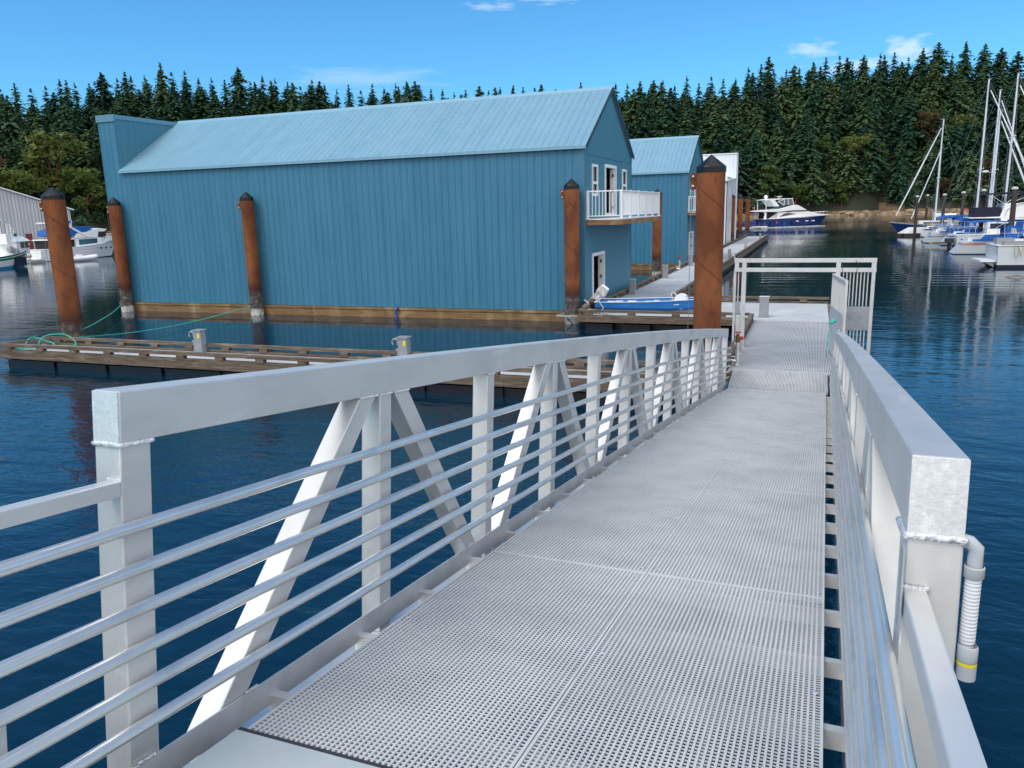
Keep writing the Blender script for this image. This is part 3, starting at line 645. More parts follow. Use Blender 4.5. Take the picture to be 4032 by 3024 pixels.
# ------------------------------------------------------------------ boathouses
X1, X0, XF = -8.085, -31.4, -30.4
def frame_box(m, x, y0, y1, z0, z1, w=.09, t=.05):
    m.box(x, x+t, y0, y1, z1-w, z1); m.box(x, x+t, y0, y1, z0, z0+w)
    m.box(x, x+t, y0, y0+w, z0+w, z1-w); m.box(x, x+t, y1-w, y1, z0+w, z1-w)
def boathouse(Y, label, full=True, grp='blue boathouses with gabled roofs'):
    D = 8.1; Yr = Y+D/2; ze, za = 6.46, 8.93
    e = empty('boathouse', (X1, Y, 0), world=True)
    tag(e, label, 'boathouse', grp)
    w = MB(); zb = .42
    w.box(XF+.01, X1-.12, Y, Y+.12, zb, ze)               # long front wall
    w.box(XF+.01, X1-.12, Y+D-.12, Y+D, zb, ze)
    w.build('side_wall', wall_blue, e)
    # gable end as panels around the openings
    g = MB(); openings = [(Y+1.04, Y+2.95, .5, 2.54), (Y+3.05, Y+5.0, 3.93, 5.99)]
    ws = [(Y+1.07, Y+1.92, 4.72, 5.91), (Y+6.16, Y+7.04, 4.72, 5.91)]
    allo = openings+ws; ys = sorted({Y, Y+D}|{a for o in allo for a in o[:2]}); zs = sorted({zb, ze}|{a for o in allo for a in o[2:]})
    for a, b_ in zip(ys, ys[1:]):
        for c, d in zip(zs, zs[1:]):
            ym, zm = (a+b_)/2, (c+d)/2
            if any(o[0] < ym < o[1] and o[2] < zm < o[3] for o in allo): continue
            g.box(X1-.12, X1, a, b_, c, d)
    g.prism_x([(Y, ze), (Y+D, ze), (Yr, za)], X1-.12, X1)
    g.build('gable_wall', wall_blue_y, e)
    c_ = MB(); c_.box(X1-.26, X1+.012, Y-.015, Y-.002, zb, ze-.06); c_.box(X1+.002, X1+.014, Y-.002, Y+.10, zb, ze-.02); c_.box(X1+.002, X1+.014, Y+D-.1, Y+D+.01, zb, ze-.02)
    c_.box(X1+.003, X1+.016, Y+.1, Y+D-.1, 6.22, 6.25)
    c_.build('corner_trim', trim_blue, e)
    # roof slopes with a small overhang
    r = MB(); th = .06; ov = .10; k = (za-ze)/(D/2)
    for s in (1, -1):
        y_e = Yr-s*(D/2+ov); z_e = ze-ov*k+.06; z_r = za+.06
        r.hexa([(XF, y_e, z_e), (X1+.09, y_e, z_e), (X1+.09, Yr, z_r), (XF, Yr, z_r), (XF, y_e, z_e+th), (X1+.09, y_e, z_e+th), (X1+.09, Yr, z_r+th), (XF, Yr, z_r+th)])
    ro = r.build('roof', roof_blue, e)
    cp = MB(); cp.prism_x([(Yr-.2, za+.03+.06-.12+.02), (Yr, za+.16), (Yr+.2, za-.01), (Yr, za+.13)], XF, X1+.12); cp.build('ridge_cap', mat('ridge_blue', (.19, .37, .49), .4), ro)
    ev = MB(); ev.bar((XF, Y-ov-.02, ze-ov*k+.05), (X1+.1, Y-ov-.02, ze-ov*k+.05), .04, .09); ev.build('eave_trim', mat('ridge_blue', (.19, .37, .49), .4), ro)
    rk = MB()
    for s in (1, -1): rk.bar((X1+.105, Yr-s*(D/2+ov), ze-ov*k+.05), (X1+.105, Yr, za+.06), .03, .14, mi=0)
    rk.build('rake_trim', mat('dark_trim', (.02, .035, .05), .5), ro)
    # tall square false front at the far left end
    ff = MB(); ff.box(X0, XF, Y-.0, Y+D, zb, 8.82); ff.build('false_front', [wall_blue], e)
    fi = MB(); fi.box(XF+.002, XF+.014, Y+.02, Y+D-.02, ze-.2, 8.80); fi.build('false_front_siding', wall_blue_y, e)
    fc = MB(); fc.box(X0-.04, XF+.05, Y-.05, Y+.02, 8.72, 9.03); fc.box(X0-.04, X0+.04, Y+.02, Y+D+.04, 8.80, 9.03); fc.box(XF-.03, XF+.05, Y+.02, Y+D+.04, 8.83, 9.02); fc.build('parapet_cap', mat('cap_blue', (.10, .25, .35), .4), e)
    # floating timber base
    tb = MB(); x = X0; rr_ = random.Random(int(Y))
    while x < X1:
        x2 = min(X1+.02, x+3.66); tb.box(x, x2-.012, Y-.06, Y+.08, -.3, .30+rr_.uniform(-.004, .004)); x = x2
    tb.box(X0-.02, X1+.03, Y-.09, Y+.1, .315, .405); tb.box(X0, X1, Y+.1, Y+D, -.3, .30); tb.box(X1-.1, X1+.05, Y-.05, Y+D, .02, .40)
    tb.build('timber_base', wood_new, e)
    # windows
    for (a, b_, c, d) in ws:
        f = MB(); frame_box(f, X1-.02, a, b_, c, d, .10, .05); zm = c+(d-c)*.42; f.box(X1-.015, X1+.028, a+.1, b_-.1, zm-.05, zm+.05)
        fo = f.build('window', white_vinyl, e)
        p = MB(); p.box(X1-.06, X1-.045, a+.02, b_-.02, c+.02, d-.02); p.build('pane', glass, fo)
    # doors: white frame, open door leaf inside, opening darkened by near-black panels
    for (a, b_, c, d), nm in zip(openings, ('lower', 'upper')):
        f = MB(); frame_box(f, X1-.10, a, b_, c, d, .12, .14); fo = f.build('door_frame', white_vinyl, e)
        l = MB(); l.box(X1-.20, X1-.101, b_-.20, b_-.15, c+.03, d-.13)
        lo = l.build('door', white_vinyl, e)
        h = MB()
        for zz in (c+.35, (c+d)/2, d-.4): h.box(X1-.10, X1-.06, b_-.24, b_-.13, zz-.06, zz+.06)
        h.build('hinge', mat('hinge_black', (.02, .02, .025), .4), lo)
        k_ = MB(); k_.box(X1-1.1, X1-.12, b_+.02, b_+.06, c, d); k_.build('shade_panel', mat('painted_shade', (.012, .013, .016), .9), e)  # near-black panel paints the shade seen through the doorway
    inn = MB(); inn.box(X1-2.6, X1-2.5, Y+.3, Y+D-.3, .5, 6.2); inn.box(XF, X1-.2, Y+.2, Y+D-.2, 3.70, 3.84); inn.box(X1-2.5, X1-.2, Y+.2, Y+D-.2, .43, .49); inn.build('interior_partition', mat('painted_shade', (.012, .013, .016), .9), e)  # partition and floors coloured near-black to stand for indoor shade
    # balcony
    bx = -6.67; b0, b1 = Y+.13, Y+7.85
    bd = MB(); bd.box(X1+.01, bx, b0+.04, b1, 3.83, 3.865); bf = bd.build('balcony_deck', white_vinyl, e)
    jb = MB(); jb.box(X1+.01, bx-.045, b0, b0+.04, 3.64, 3.825); jb.box(bx-.04, bx, b0, b1, 3.64, 3.825); jb.box(X1+.01, bx-.045, b1-.04, b1, 3.64, 3.825)
    for q in range(9): jb.box(X1+.01, bx-.045, b0+.5+q*.83, b0+.54+q*.83, 3.66, 3.82)
    jb.build('balcony_beam', wood_new, e)
    rl = MB(); rt = 4.89
    def rail(p, q, nb, npost):
        p = Vector(p); q = Vector(q)
        rl.bar(p+Vector((0, 0, rt-.02)), q+Vector((0, 0, rt-.02)), .06, .045); rl.bar(p+Vector((0, 0, 3.97)), q+Vector((0, 0, 3.97)), .035, .035)
        for i in range(nb):
            c = p+(q-p)*(i+.5)/nb; rl.bar(c+Vector((0, 0, 3.97)), c+Vector((0, 0, rt-.03)), .02, .02, (0, 1, 0))
    rail((X1+.05, b0+.08, 0), (bx-.06, b0+.08, 0), 10, 2); rail((bx-.06, b0+.08, 0), (bx-.06, b1-.08, 0), 62, 5); rail((X1+.05, b1-.08, 0), (bx-.06, b1-.08, 0), 10, 2)
    rl.build('railing', white_vinyl, e)
    for px, py in [(X1+.06, b0+.08), (bx-.06, b0+.08)]+[(bx-.06, b0+.08+(b1-b0-.16)*i/5) for i in range(1, 6)]:
        p_ = MB(); p_.box(px-.035, px+.035, py-.035, py+.035, 3.866, rt+.02); p_.box(px-.06, px+.06, py-.06, py+.06, 3.866, 3.90); p_.build('railing_post', white_vinyl, e)
    return e
boathouse(29.15, 'large blue corrugated metal boathouse filling the left centre, white balcony at its near end')
boathouse(54.78, 'second blue boathouse behind the first, seen between its balcony and the big rusty pile')
# white shed beyond
e = empty('boathouse', (-8.2, 80.5, 0), world=True); tag(e, 'white metal boathouse with tall square parapet, farthest along the dock', 'boathouse')
m = MB(); m.box(-30, X1-.02, 80.5, 80.6, .42, 6.5); m.build('side_wall', wall_white, e)
m = MB(); m.box(X1-.1, X1, 80.5, 88.9, .42, 6.94); m.build('end_wall', wall_white_y, e)
m = MB(); m.box(-30, X1-.02, 89, 89.9, .42, 9.5); m.build('tall_wall', wall_white, e)
m = MB(); m.hexa([(-30, 80.3, 6.5), (X1+.1, 80.3, 6.5), (X1+.1, 88.99, 6.98), (-30, 88.99, 6.98), (-30, 80.3, 6.6), (X1+.1, 80.3, 6.6), (X1+.1, 88.99, 7.08), (-30, 88.99, 7.08)]); m.build('roof', white_metal, e)
m = MB(); m.box(X1-.05, X1+.06, 89.9, 89.98, .4, 9.5); m.box(-30, X1+.06, 88.9, 89.95, 9.5, 9.6); m.build('trim', white_metal, e)
m = MB(); m.box(-30, X1, 80.4, 90, -.3, .4); m.build('timber_base', wood_new, e)
m = MB(); m.box(X1+.01, X1+.05, 83.2, 84.2, .5, 2.6); m.build('door', white_vinyl, e)
m = MB(); m.box(X1+.01, X1+.04, 82.0, 82.8, 4.9, 6.0); m.build('window', white_vinyl, e)
# grey shed at left: its corrugated gable faces the camera
e = empty('boat_shed', (-90, 76, 0), radians(55)); tag(e, 'grey corrugated metal boat shed at the far left, partly out of frame', 'shed')
# local x along the gable towards the right, local y away from the camera
XR = 1.06; eh = 5.87; sl = .367; XM = -13.0; XL = -27
poly = [(XR, .6), (XR, eh), (XM, eh+sl*(XR-XM)), (XL, eh), (XL, .6)]; za_ = eh+sl*(XR-XM)
m = MB(); m.prism(poly, 0, .2); m.build('gable_wall', shed_m, e)
m = MB(); m.box(XR-.2, XR, .2, 30, .6, eh); m.build('side_wall', shed_m, e)
m = MB()
m.hexa([(XM, -.3, za_+.05), (XR+.45, -.3, eh-sl*.45+.05), (XR+.45, 30, eh-sl*.45+.05), (XM, 30, za_+.05), (XM, -.3, za_+.2), (XR+.45, -.3, eh-sl*.45+.2), (XR+.45, 30, eh-sl*.45+.2), (XM, 30, za_+.2)])
m.hexa([(XM-.01, -.3, za_+.05), (XL-1, -.3, eh-.25), (XL-1, 30, eh-.25), (XM-.01, 30, za_+.05), (XM-.01, -.3, za_+.2), (XL-1, -.3, eh-.1), (XL-1, 30, eh-.1), (XM-.01, 30, za_+.2)])
m.build('roof', white_metal, e)
m = MB(); m.box(XL, XR+.3, -.3, 20, -.3, .58); m.build('float_base', black_pl, e)
# ------------------------------------------------------------------ docks
DZ = .45
def bullrail_x(m, x0, x1, y, top=.70, gap=1.32, w=.14):
    m.box(x0, x1, y-w/2, y+w/2, top-.085, top)
    x = x0+.25
    while x < x1-.1: m.box(x, min(x+.26, x1), y-w/2+.003, y+w/2-.003, .50, top-.086); x += gap
def bullrail_y(m, y0, y1, x, top=.70, gap=1.32, w=.14):
    m.box(x-w/2, x+w/2, y0, y1, top-.085, top)
    y = y0+.2
    while y < y1-.1: m.box(x-w/2+.003, x+w/2-.003, y, min(y+.26, y1), .50, top-.086); y += gap
def timber_line_x(m, x0, x1, y, z0, z1, w=.09, L=4.2, seed=0):
    r_ = random.Random(seed); x = x0
    while x < x1:
        x2 = min(x1, x+L*r_.uniform(.8, 1.1)); m.box(x, x2-.008, y-w/2-r_.uniform(0, .006), y+w/2, z0, z1); x = x2
def timber_line_y(m, y0, y1, x, z0, z1, w=.09, L=4.2, seed=0):
    r_ = random.Random(seed); y = y0
    while y < y1:
        y2 = min(y1, y+L*r_.uniform(.8, 1.1)); m.box(x-w/2, x+w/2+r_.uniform(0, .006), y, y2-.008, z0, z1); y = y2
def deck_mesh(x0, x1, y0, y1):
    m = MB(); m.box(x0, x1, y0, y1, DZ-.05, DZ); return m

# finger dock on the left (runs along x)
FX0, FX1, FY0, FY1 = -23.05, -1.95, 16.68, 18.12
e = empty('finger_dock', (-12, 17.4, 0), world=True); tag(e, 'narrow finger dock with weathered timber rails running left from the gangway foot', 'dock')
deck_mesh(FX0+.1, FX1, FY0+.10, FY1-.10).build('deck_surface', frp_dock, e)
m = MB(); bullrail_x(m, FX0, FX1, FY0+.02); m.build('bull_rail', wood_old, e)
m = MB(); bullrail_x(m, FX0+.35, FX1, FY1-.02); m.build('bull_rail', wood_old, e)
m = MB(); m.bar((FX0+.06, FY0+.09, .655), (FX0+.42, FY1-.09, .655), .14, .085); m.build('end_rail', wood_old_y, e)
m = MB(); timber_line_x(m, FX0-.02, FX1, FY0+.02, .398, .525, .10, seed=1); timber_line_x(m, FX0-.12, FX1, FY0-.012, .26, .392, .12, seed=2)
timber_line_x(m, FX0, FX1, FY1-.02, .26, .525, .10, seed=3); m.box(FX0-.0, FX0+.1, FY0+.08, FY1-.08, .2, DZ-.06); m.build('side_beams', wood_old, e)
m = MB(); x = FX0+.15
while x < FX1-.5: m.box(x, min(x+1.9, FX1), FY0+.07, FY1-.07, -.3, .19); x += 2.05
m.box(FX0+.2, FX1, FY0+.14, FY1-.14, -.3, .185); m.build('float', black_pl, e)

# near dock at the foot of the gangway (runs along y)
NX0, NX1, NY0, NY1 = -1.88, .64, 18.78, 32.62
e = empty('landing_dock', (-.6, 25, 0), world=True); tag(e, 'pale grey dock straight ahead of the gangway, under the security gate', 'dock')
m = deck_mesh(NX0+.12, NX1-.06, NY0, 27.38); x = NX0+.13
m.v = [(x_, y_, z_-.012 if z_ > .44 else z_) for x_, y_, z_ in m.v]; m.mi = [1]*len(m.mi)
while x < NX1-.1: m.box(x, x+.026, NY0, 27.38, DZ-.011, DZ); x += .038
m.build('deck_surface', [frp_dock, mat('slot_grey', (.10, .11, .12), .8)], e, fix=False)
m = MB(); bullrail_y(m, 18.8, 27.3, NX0+.05); m.build('bull_rail', wood_old_y, e)
m = MB(); timber_line_y(m, NY0, 27.35, NX0+.05, .24, .525, seed=4); timber_line_y(m, NY0, 32.6, NX1, .2, DZ-.01, seed=5); m.box(NX0+.1, NX1-.06, NY0-.08, NY0-.005, .2, DZ-.01); m.build('side_beams', wood_old_y, e)
m = MB(); m.box(NX0+.15, NX1-.1, NY0+.2, 27.2, -.3, .19); m.build('float', black_pl, e)

# cross dock and long main dock
MX0, MX1 = -7.86, -5.32
e = empty('cross_dock', (-3.6, 30, 0), world=True); tag(e, 'wide timber-edged dock carrying the blue skiff, in front of the blue boathouse corner', 'dock')
deck_mesh(MX0+.12, NX1-.06, 27.40, 32.5).build('deck_surface', frp_dock, e)
m = MB(); bullrail_x(m, MX0+.02, NX0-.02, 27.40, gap=1.55); m.build('bull_rail', wood_old, e)
m = MB(); bullrail_x(m, MX1, NX1, 32.55, gap=1.55); m.build('bull_rail', wood_old, e)
m = MB(); timber_line_x(m, MX0-.02, NX0-.05, 27.36, .265, .525, .1, 4.8, seed=6); timber_line_x(m, MX1, NX1, 32.58, .2, .525, seed=7); m.build('side_beams', wood_old, e)
m = MB(); x = MX0+.25
while x < NX0-.6: m.box(x, x+1.0, 27.46, 28.6, -.3, .19); x += 1.35
m.box(MX0+.2, NX1-.1, 27.8, 32.4, -.3, .185); m.build('float', black_pl, e)
e = empty('main_dock', (-6.6, 60, 0), world=True); tag(e, 'long pale dock receding past the blue boathouses towards the yacht', 'dock')
deck_mesh(MX0+.12, MX1-.1, 32.52, 102.2).build('deck_surface', frp_dock, e)
m = MB(); bullrail_y(m, 27.5, 102.2, MX0+.04); m.build('bull_rail', wood_old_y, e)
m = MB(); bullrail_y(m, 32.66, 102.2, MX1-.02); m.build('bull_rail', wood_old_y, e)
m = MB(); timber_line_y(m, 27.42, 102.2, MX0+.02, .2, .525, seed=8); timber_line_y(m, 32.66, 102.2, MX1, .2, .525, seed=9); m.box(MX0+.1, MX1-.1, 102.2, 102.3, .2, .5); m.build('side_beams', wood_old_y, e)
m = MB(); y = 32.7
while y < 102: m.box(MX0+.2, MX1-.06, y, y+1.7, -.3, .19); y += 2.0
m.build('float', black_pl, e)

# ------------------------------------------------------------------ steel piles
def make_pile(R, H=5.02):
    e = empty('steel_pile')
    s = MB(); s.lathe([(R, -1.2), (R, H)], 40); s.build('shaft', rust_pile, e, smooth=True)
    c = MB(); c.lathe([(R*1.045, H-.06), (R*1.045, H+.055), (R*1.02, H+.07), (0.001, H+.07+R*.93)], 16); c.lathe([(R*1.04, H-.06), (.001, H-.05)], 16); c.build('cap', black_cap, e)
    b = MB(); b.box(-R-.115, -R+.03, -.05, .05, H-.42, H-.06); b.build('bracket', rust_pile, e)
    for zz in (H-.13, H-.34):
        q = MB(); q.tube([(-R-.06, -.075, zz), (-R-.06, .075, zz)], .022, 8); q.build('bolt', alu_bright, e)
    w = MB(); w.tube([(-R-.10, -.07, .3), (-R-.085, -.07, H-.30)], .006, 5); w.build('cable', wire_m, e)
    return e
pA = make_pile(.28)
used_p = False
pile_spots = [
 (-22.55, 18.85, .33, 'large rusty steel pile at the left end of the finger dock', 0),
 (-30.65, 28.80, .28, 'rusty pile at the left corner of the large blue boathouse', 0),
 (-23.08, 28.77, .28, 'rusty pile against the middle left of the blue boathouse wall', 0),
 (-8.46, 28.74, .28, 'rusty pile at the near corner of the blue boathouse, with white collar at the water', 0),
 (-2.24, 18.62, .315, 'largest and nearest rusty pile, standing behind the far end of the gangway railing', 0),
 (-9.25, 50.2, .28, 'rusty pile behind the white balcony, in front of the second boathouse', 0),
 (-8.72, 76.0, .28, 'rusty pile mostly hidden right behind the nearest big pile', 0),
 (-8.05, 85.4, .28, 'first of three rusty piles in a row by the white boathouse', 0),
 (-8.10, 95.3, .28, 'middle of the three rusty piles by the far end of the main dock', 0),
 (-8.08, 106.0, .28, 'rusty pile farthest right of the three, at the end of the main dock', 0)]
for i, (x, y, R, lab, _) in enumerate(pile_spots):
    o = pA if i == 0 else copy_tree(pA)
    o.location = (x, y, 0); k = R/.28; o.scale = (k, k, 1)
    o.rotation_euler = (0, 0, rnd.uniform(-.25, .25)+radians(20)*(1 if x < -5 else 0))
    tag(o, lab, 'pile', 'rusty steel mooring piles')
# white collar hoop on the corner pile
e = empty('pile_collar', (-8.46, 28.74, .2), world=True); tag(e, 'white rectangular hoop round the foot of the boathouse corner pile', 'collar')
m = MB(); m.lathe([(.30, -.1), (.30, .33)], 28, (-8.46, 28.74, 0)); m.build('sleeve', mat('dirty_white', (.42, .42, .40), .8, 0, (5, (.25, .25, .23), .4, .7)), e, smooth=True)
m = MB()
for p, q in (((-8.95, 28.33), (-8.1, 28.33)), ((-8.1, 28.33), (-8.1, 29.06)), ((-8.95, 28.33), (-8.75, 29.06))): m.bar((*p, .33), (*q, .33), .07, .06)
m.build('hoop', mat('dirty_white', (.42, .42, .40), .8), e)
m = MB(); m.bar((-8.62, 28.415, .26), (-8.36, 28.40, .02), .03, .03); m.build('brace', dull_black, e)

# ------------------------------------------------------------------ power pedestals and posts on the docks
def pedestal(x, y, lab, h=.64, face=0):
    e = empty('power_pedestal', (x, y, DZ), face); tag(e, lab, 'pedestal', 'grey power pedestals on the docks')
    m = MB(); m.box(-.13, .13, -.11, .11, 0, h); m.build('cabinet', grey_post, e, bevel=.01)
    m = MB(); m.box(-.16, .16, -.14, .14, h, h+.03); m.build('lid', grey_post, e)
    m = MB(); m.box(.03, .10, -.125, -.111, h-.20, h-.07); m.build('yellow_light', yellow_p, e)
    m = MB(); m.tube([(-.2, -.03, h-.16), (-.2, -.03, h-.08), (-.2+.0, -.03, h-.02)], .015, 6)
    pts = [(-.14-.09+.09*cos(a), -.06, h-.12+.09*sin(a)) for a in [i*pi/8 for i in range(-2, 11)]]
    m.tube(pts, .022, 6); m.build('hose_holder', grey_post, e)
    m = MB(); m.tube([(-.17, -.08, .05), (-.15, -.08, h-.3)], .02, 6); m.box(-.2, -.1, -.1, -.06, h-.34, h-.28); m.build('tap_pipe', grey_post, e)
    return e
pedestal(-16.52, 17.95, 'grey pedestal with yellow tag standing mid-way along the finger dock')
pedestal(-9.86, 17.98, 'grey pedestal with yellow tag showing just above the gangway rail')
def slimpost(x, y, lab, h=.68, yellow=False, w=.11, d=.09):
    e = empty('dock_pedestal', (x, y, DZ)); tag(e, lab, 'pedestal', 'slim grey posts along the main dock')
    m = MB(); m.box(-w, w, -d, d, 0, h); m.build('cabinet', grey_post, e, bevel=.008)
    m = MB(); m.box(-w-.015, w+.015, -d-.015, d+.015, h, h+.02); m.build('lid', mat('pale_lid', (.55, .56, .58), .5), e)
    if yellow:
        for zz in (h-.13, h-.3):
            m = MB(); m.tube([(0, -d-.015, zz), (0, -d-.001, zz)], .05, 10); m.build('yellow_light', yellow_p, e)
    m = MB(); m.box(-w-.03, w+.03, -d-.03, d+.03, 0, .012); m.build('foot_plate', alu_dull, e)
    return e
slimpost(-1.50, 28.25, 'plain grey post on the landing dock just beyond the gate opening', .70, w=.15, d=.12)
slimpost(-7.50, 35.0, 'grey post at the near corner of the main dock, by the blue boathouse gable', .67, w=.13)
slimpost(-7.50, 43.3, 'second grey post on the left edge of the main dock, beside a rusty pile', .69, w=.14)
slimpost(-7.50, 52.8, 'grey post beside the white lower door of the second boathouse', .72, w=.13)
slimpost(-5.80, 60.5, 'nearest yellow-lamp post on the right edge of the main dock', .62, True)
slimpost(-5.72, 74.0, 'middle yellow-lamp post on the right edge of the main dock', .62, True)
slimpost(-5.72, 93.8, 'farthest yellow-lamp post near the end of the main dock', .62, True)
def standpipe(x, y, lab, h=.78, s=1.0):
    e = empty('water_standpipe', (x, y, DZ)); tag(e, lab, 'standpipe'); 
    m = MB(); m.tube([(0, 0, 0), (0, 0, h-.19)], .045*s, 14); m.lathe([(.07*s, 0), (.07*s, .04), (.046*s, .05)], 14); m.build('pipe', alu_tube, e, smooth=True)
    m = MB(); m.tube([(0, 0, .12), (-.22, .02, .12)], .045*s, 10); m.tube([(0, 0, .22), (-.20, .02, .22)], .02, 8); m.build('side_pipe', alu_tube, e, smooth=True)
    m = MB(); m.lathe([(.048*s, h-.20), (.062*s, h-.18), (.062*s, h-.16), (.050*s, h-.14), (.058*s, h-.08), (.045*s, h-.03), (.02*s, h)], 14); m.tube([(0, 0, h-.10), (.08*s, -.02, h-.10)], .035*s, 10); m.build('valve_body', brass, e, smooth=True)
    m = MB(); m.tube([(.08*s, -.02, h-.10), (.125*s, -.03, h-.10)], .046*s, 12); m.build('outlet_cap', red_paint, e)
    m = MB(); m.tube([(0, 0, h), (0, 0, h+.04)], .012, 6); pts = [(.072*s*cos(a), .072*s*sin(a), h+.035) for a in [i*pi/8 for i in range(17)]]; m.tube(pts, .013, 6)
    for a in (0, pi/2): m.bar((-.07*s*cos(a), -.07*s*sin(a), h+.035), (.07*s*cos(a), .07*s*sin(a), h+.035), .02, .012)
    m.build('hand_wheel', red_paint, e)
    return e
standpipe(-1.60, 19.36, 'standpipe with brass valve and red hand wheel at the end of the gangway railing')
standpipe(-7.55, 48.5, 'distant red-topped standpipe on the left edge of the main dock', .85)

# ropes
def rope(name, pts, r, m, lab, cat='rope', n=6):
    mb_ = MB(); P = [Vector(p) for p in pts]; out_ = []
    for i in range(len(P)-1):
        a = P[max(0, i-1)]; b_ = P[i]; c = P[i+1]; d = P[min(len(P)-1, i+2)]
        for q in range(8):
            t_ = q/8; out_.append(.5*((2*b_)+(-a+c)*t_+(2*a-5*b_+4*c-d)*t_*t_+(-a+3*b_-3*c+d)*t_**3))
    out_.append(P[-1]); mb_.tube(out_, r, n); o = mb_.build(name, m, None, smooth=True); tag(o, lab, cat); return o
rope('mooring_rope', [(-22.6, 18.55, .80), (-24.7, 21.1, .45), (-27.0, 23.9, .32), (-28.9, 26.3, .30), (-30.7, 28.5, .36)], .018, rope_green, 'green mooring rope from the big left pile to the boathouse corner pile')
rope('mooring_rope', [(-22.0, 18.6, .62), (-23.0, 21.3, .30), (-23.4, 23.7, .16), (-23.6, 25.9, .17), (-23.1, 28.4, .42)], .020, rope_green, 'green mooring rope sagging from the finger dock to the pile on the blue wall')
rope('coiled_rope', [(-22.75, 17.0, .50), (-22.4, 17.25, .53), (-22.0, 17.1, .50), (-22.3, 16.95, .50), (-22.75, 17.35, .66), (-22.9, 17.7, .74), (-22.4, 17.75, .62), (-21.9, 17.6, .56), (-21.7, 17.3, .50), (-22.1, 17.2, .50), (-22.5, 17.75, .76), (-22.0, 18.05, .80), (-21.5, 18.0, .6), (-21.3, 17.75, .5), (-21.9, 17.6, .5), (-22.3, 17.4, .5), (-22.7, 16.75, .5), (-22.3, 16.8, .49)], .016, rope_green, 'loose coils of green rope on the left end of the finger dock')
rope('hanging_rope', [(-16.2, 29.05, .50), (-16.12, 28.98, .40), (-16.22, 29.0, .22), (-16.15, 29.02, -.1)], .05, mat('blue_rope', (.03, .10, .35), .8), 'short blue rope hanging on the timber base of the large blue boathouse')
rope('cable_loop', [(-2.6, 27.66, .47), (-2.3, 27.62, .50), (-2.0, 27.68, .48), (-2.3, 27.8, .47), (-2.7, 27.75, .47)], .02, dull_black, 'dark cable loop lying on the cross dock right of the nearest big pile')
m = MB(); m.plan([(0, 0), (.8, .1), (1.3, .35), (.7, .5), (.1, .35)], 0, .006)
o = m.build('floating_weed', mat('yellow_weed', (.22, .26, .06), .8)); o.location = (-10.3, 19.9, .004); tag(o, 'patch of yellow-green weed floating behind the pedestal above the gangway rail', 'seaweed')

# ------------------------------------------------------------------ security gate
GY = 21.91
e = empty('security_gate', (-.5, GY, DZ), world=True); tag(e, 'aluminium security gate across the dock with its barred door swung open', 'gate')
gm = alu_light
def bx(name, x0, x1, y0, y1, z0, z1, m=gm, parent=e):
    q = MB(); q.box(x0, x1, y0, y1, z0, z1); return q.build(name, m, parent, bevel=.004)
bx('top_beam', -1.95, 1.49, GY-.05, GY+.05, 2.745, 2.85); bx('lower_beam', -1.95, 1.49, GY-.05, GY+.05, 2.50, 2.605)
for x0, x1 in ((-1.945, -1.84), (-1.76, -1.65), (.55, .66), (1.375, 1.485)): bx('beam_spacer', x0, x1, GY-.045, GY+.045, 2.606, 2.744)
bx('lock_box', -1.84, -1.765, GY-.03, GY+.05, 2.61, 2.74, dull_black)
bx('post', -1.76, -1.65, GY-.05, GY+.05, DZ, 2.499); bx('post', -1.965, -1.905, GY-.03, GY+.03, .42, 2.499)
bx('post', .55, .66, GY-.05, GY+.05, DZ, 2.499); bx('post', 1.39, 1.475, GY-.045, GY+.045, .28, 2.499)
bx('jamb_post', -1.80, -1.70, GY-.95, GY-.85, DZ, 1.45)
bx('foot', -1.86, -1.62, GY-1.0, GY-.82, DZ, DZ+.012); bx('foot', -1.80, -1.60, GY-.1, GY+.1, DZ, DZ+.012); bx('foot', -2.0, -1.88, GY-.05, GY+.05, .41, .45)
for i in range(8): x = .735+i*.082; bx('wing_bar', x-.014, x+.014, GY-.012, GY+.012, 1.64, 2.50); bx('wing_bar', x-.014, x+.014, GY-.012, GY+.012, .32, 1.02)
bx('bottom_bar', .66, 1.39, GY-.02, GY+.02, .28, .32)
bx('wing_panel', .665, 1.385, GY-.03, GY-.018, 1.02, 1.63, alu_dull)
for z0_, z1_ in ((1.70, 2.5), (.45, 1.08)): bx('side_bar', -1.857, -1.833, GY-.012, GY+.012, z0_, z1_)
bx('side_panel', -1.90, -1.775, GY-.03, GY-.018, 1.08, 1.70, alu_dull)
for xx, zz in ((-1.915, 1.2), (-1.915, 1.4), (-1.915, 1.6), (-1.70, 2.0), (-1.70, 1.05)):
    q = MB(); q.tube([(xx, GY-.065, zz), (xx, GY-.03, zz)], .014, 8); q.build('bolt', alu_bright, e)
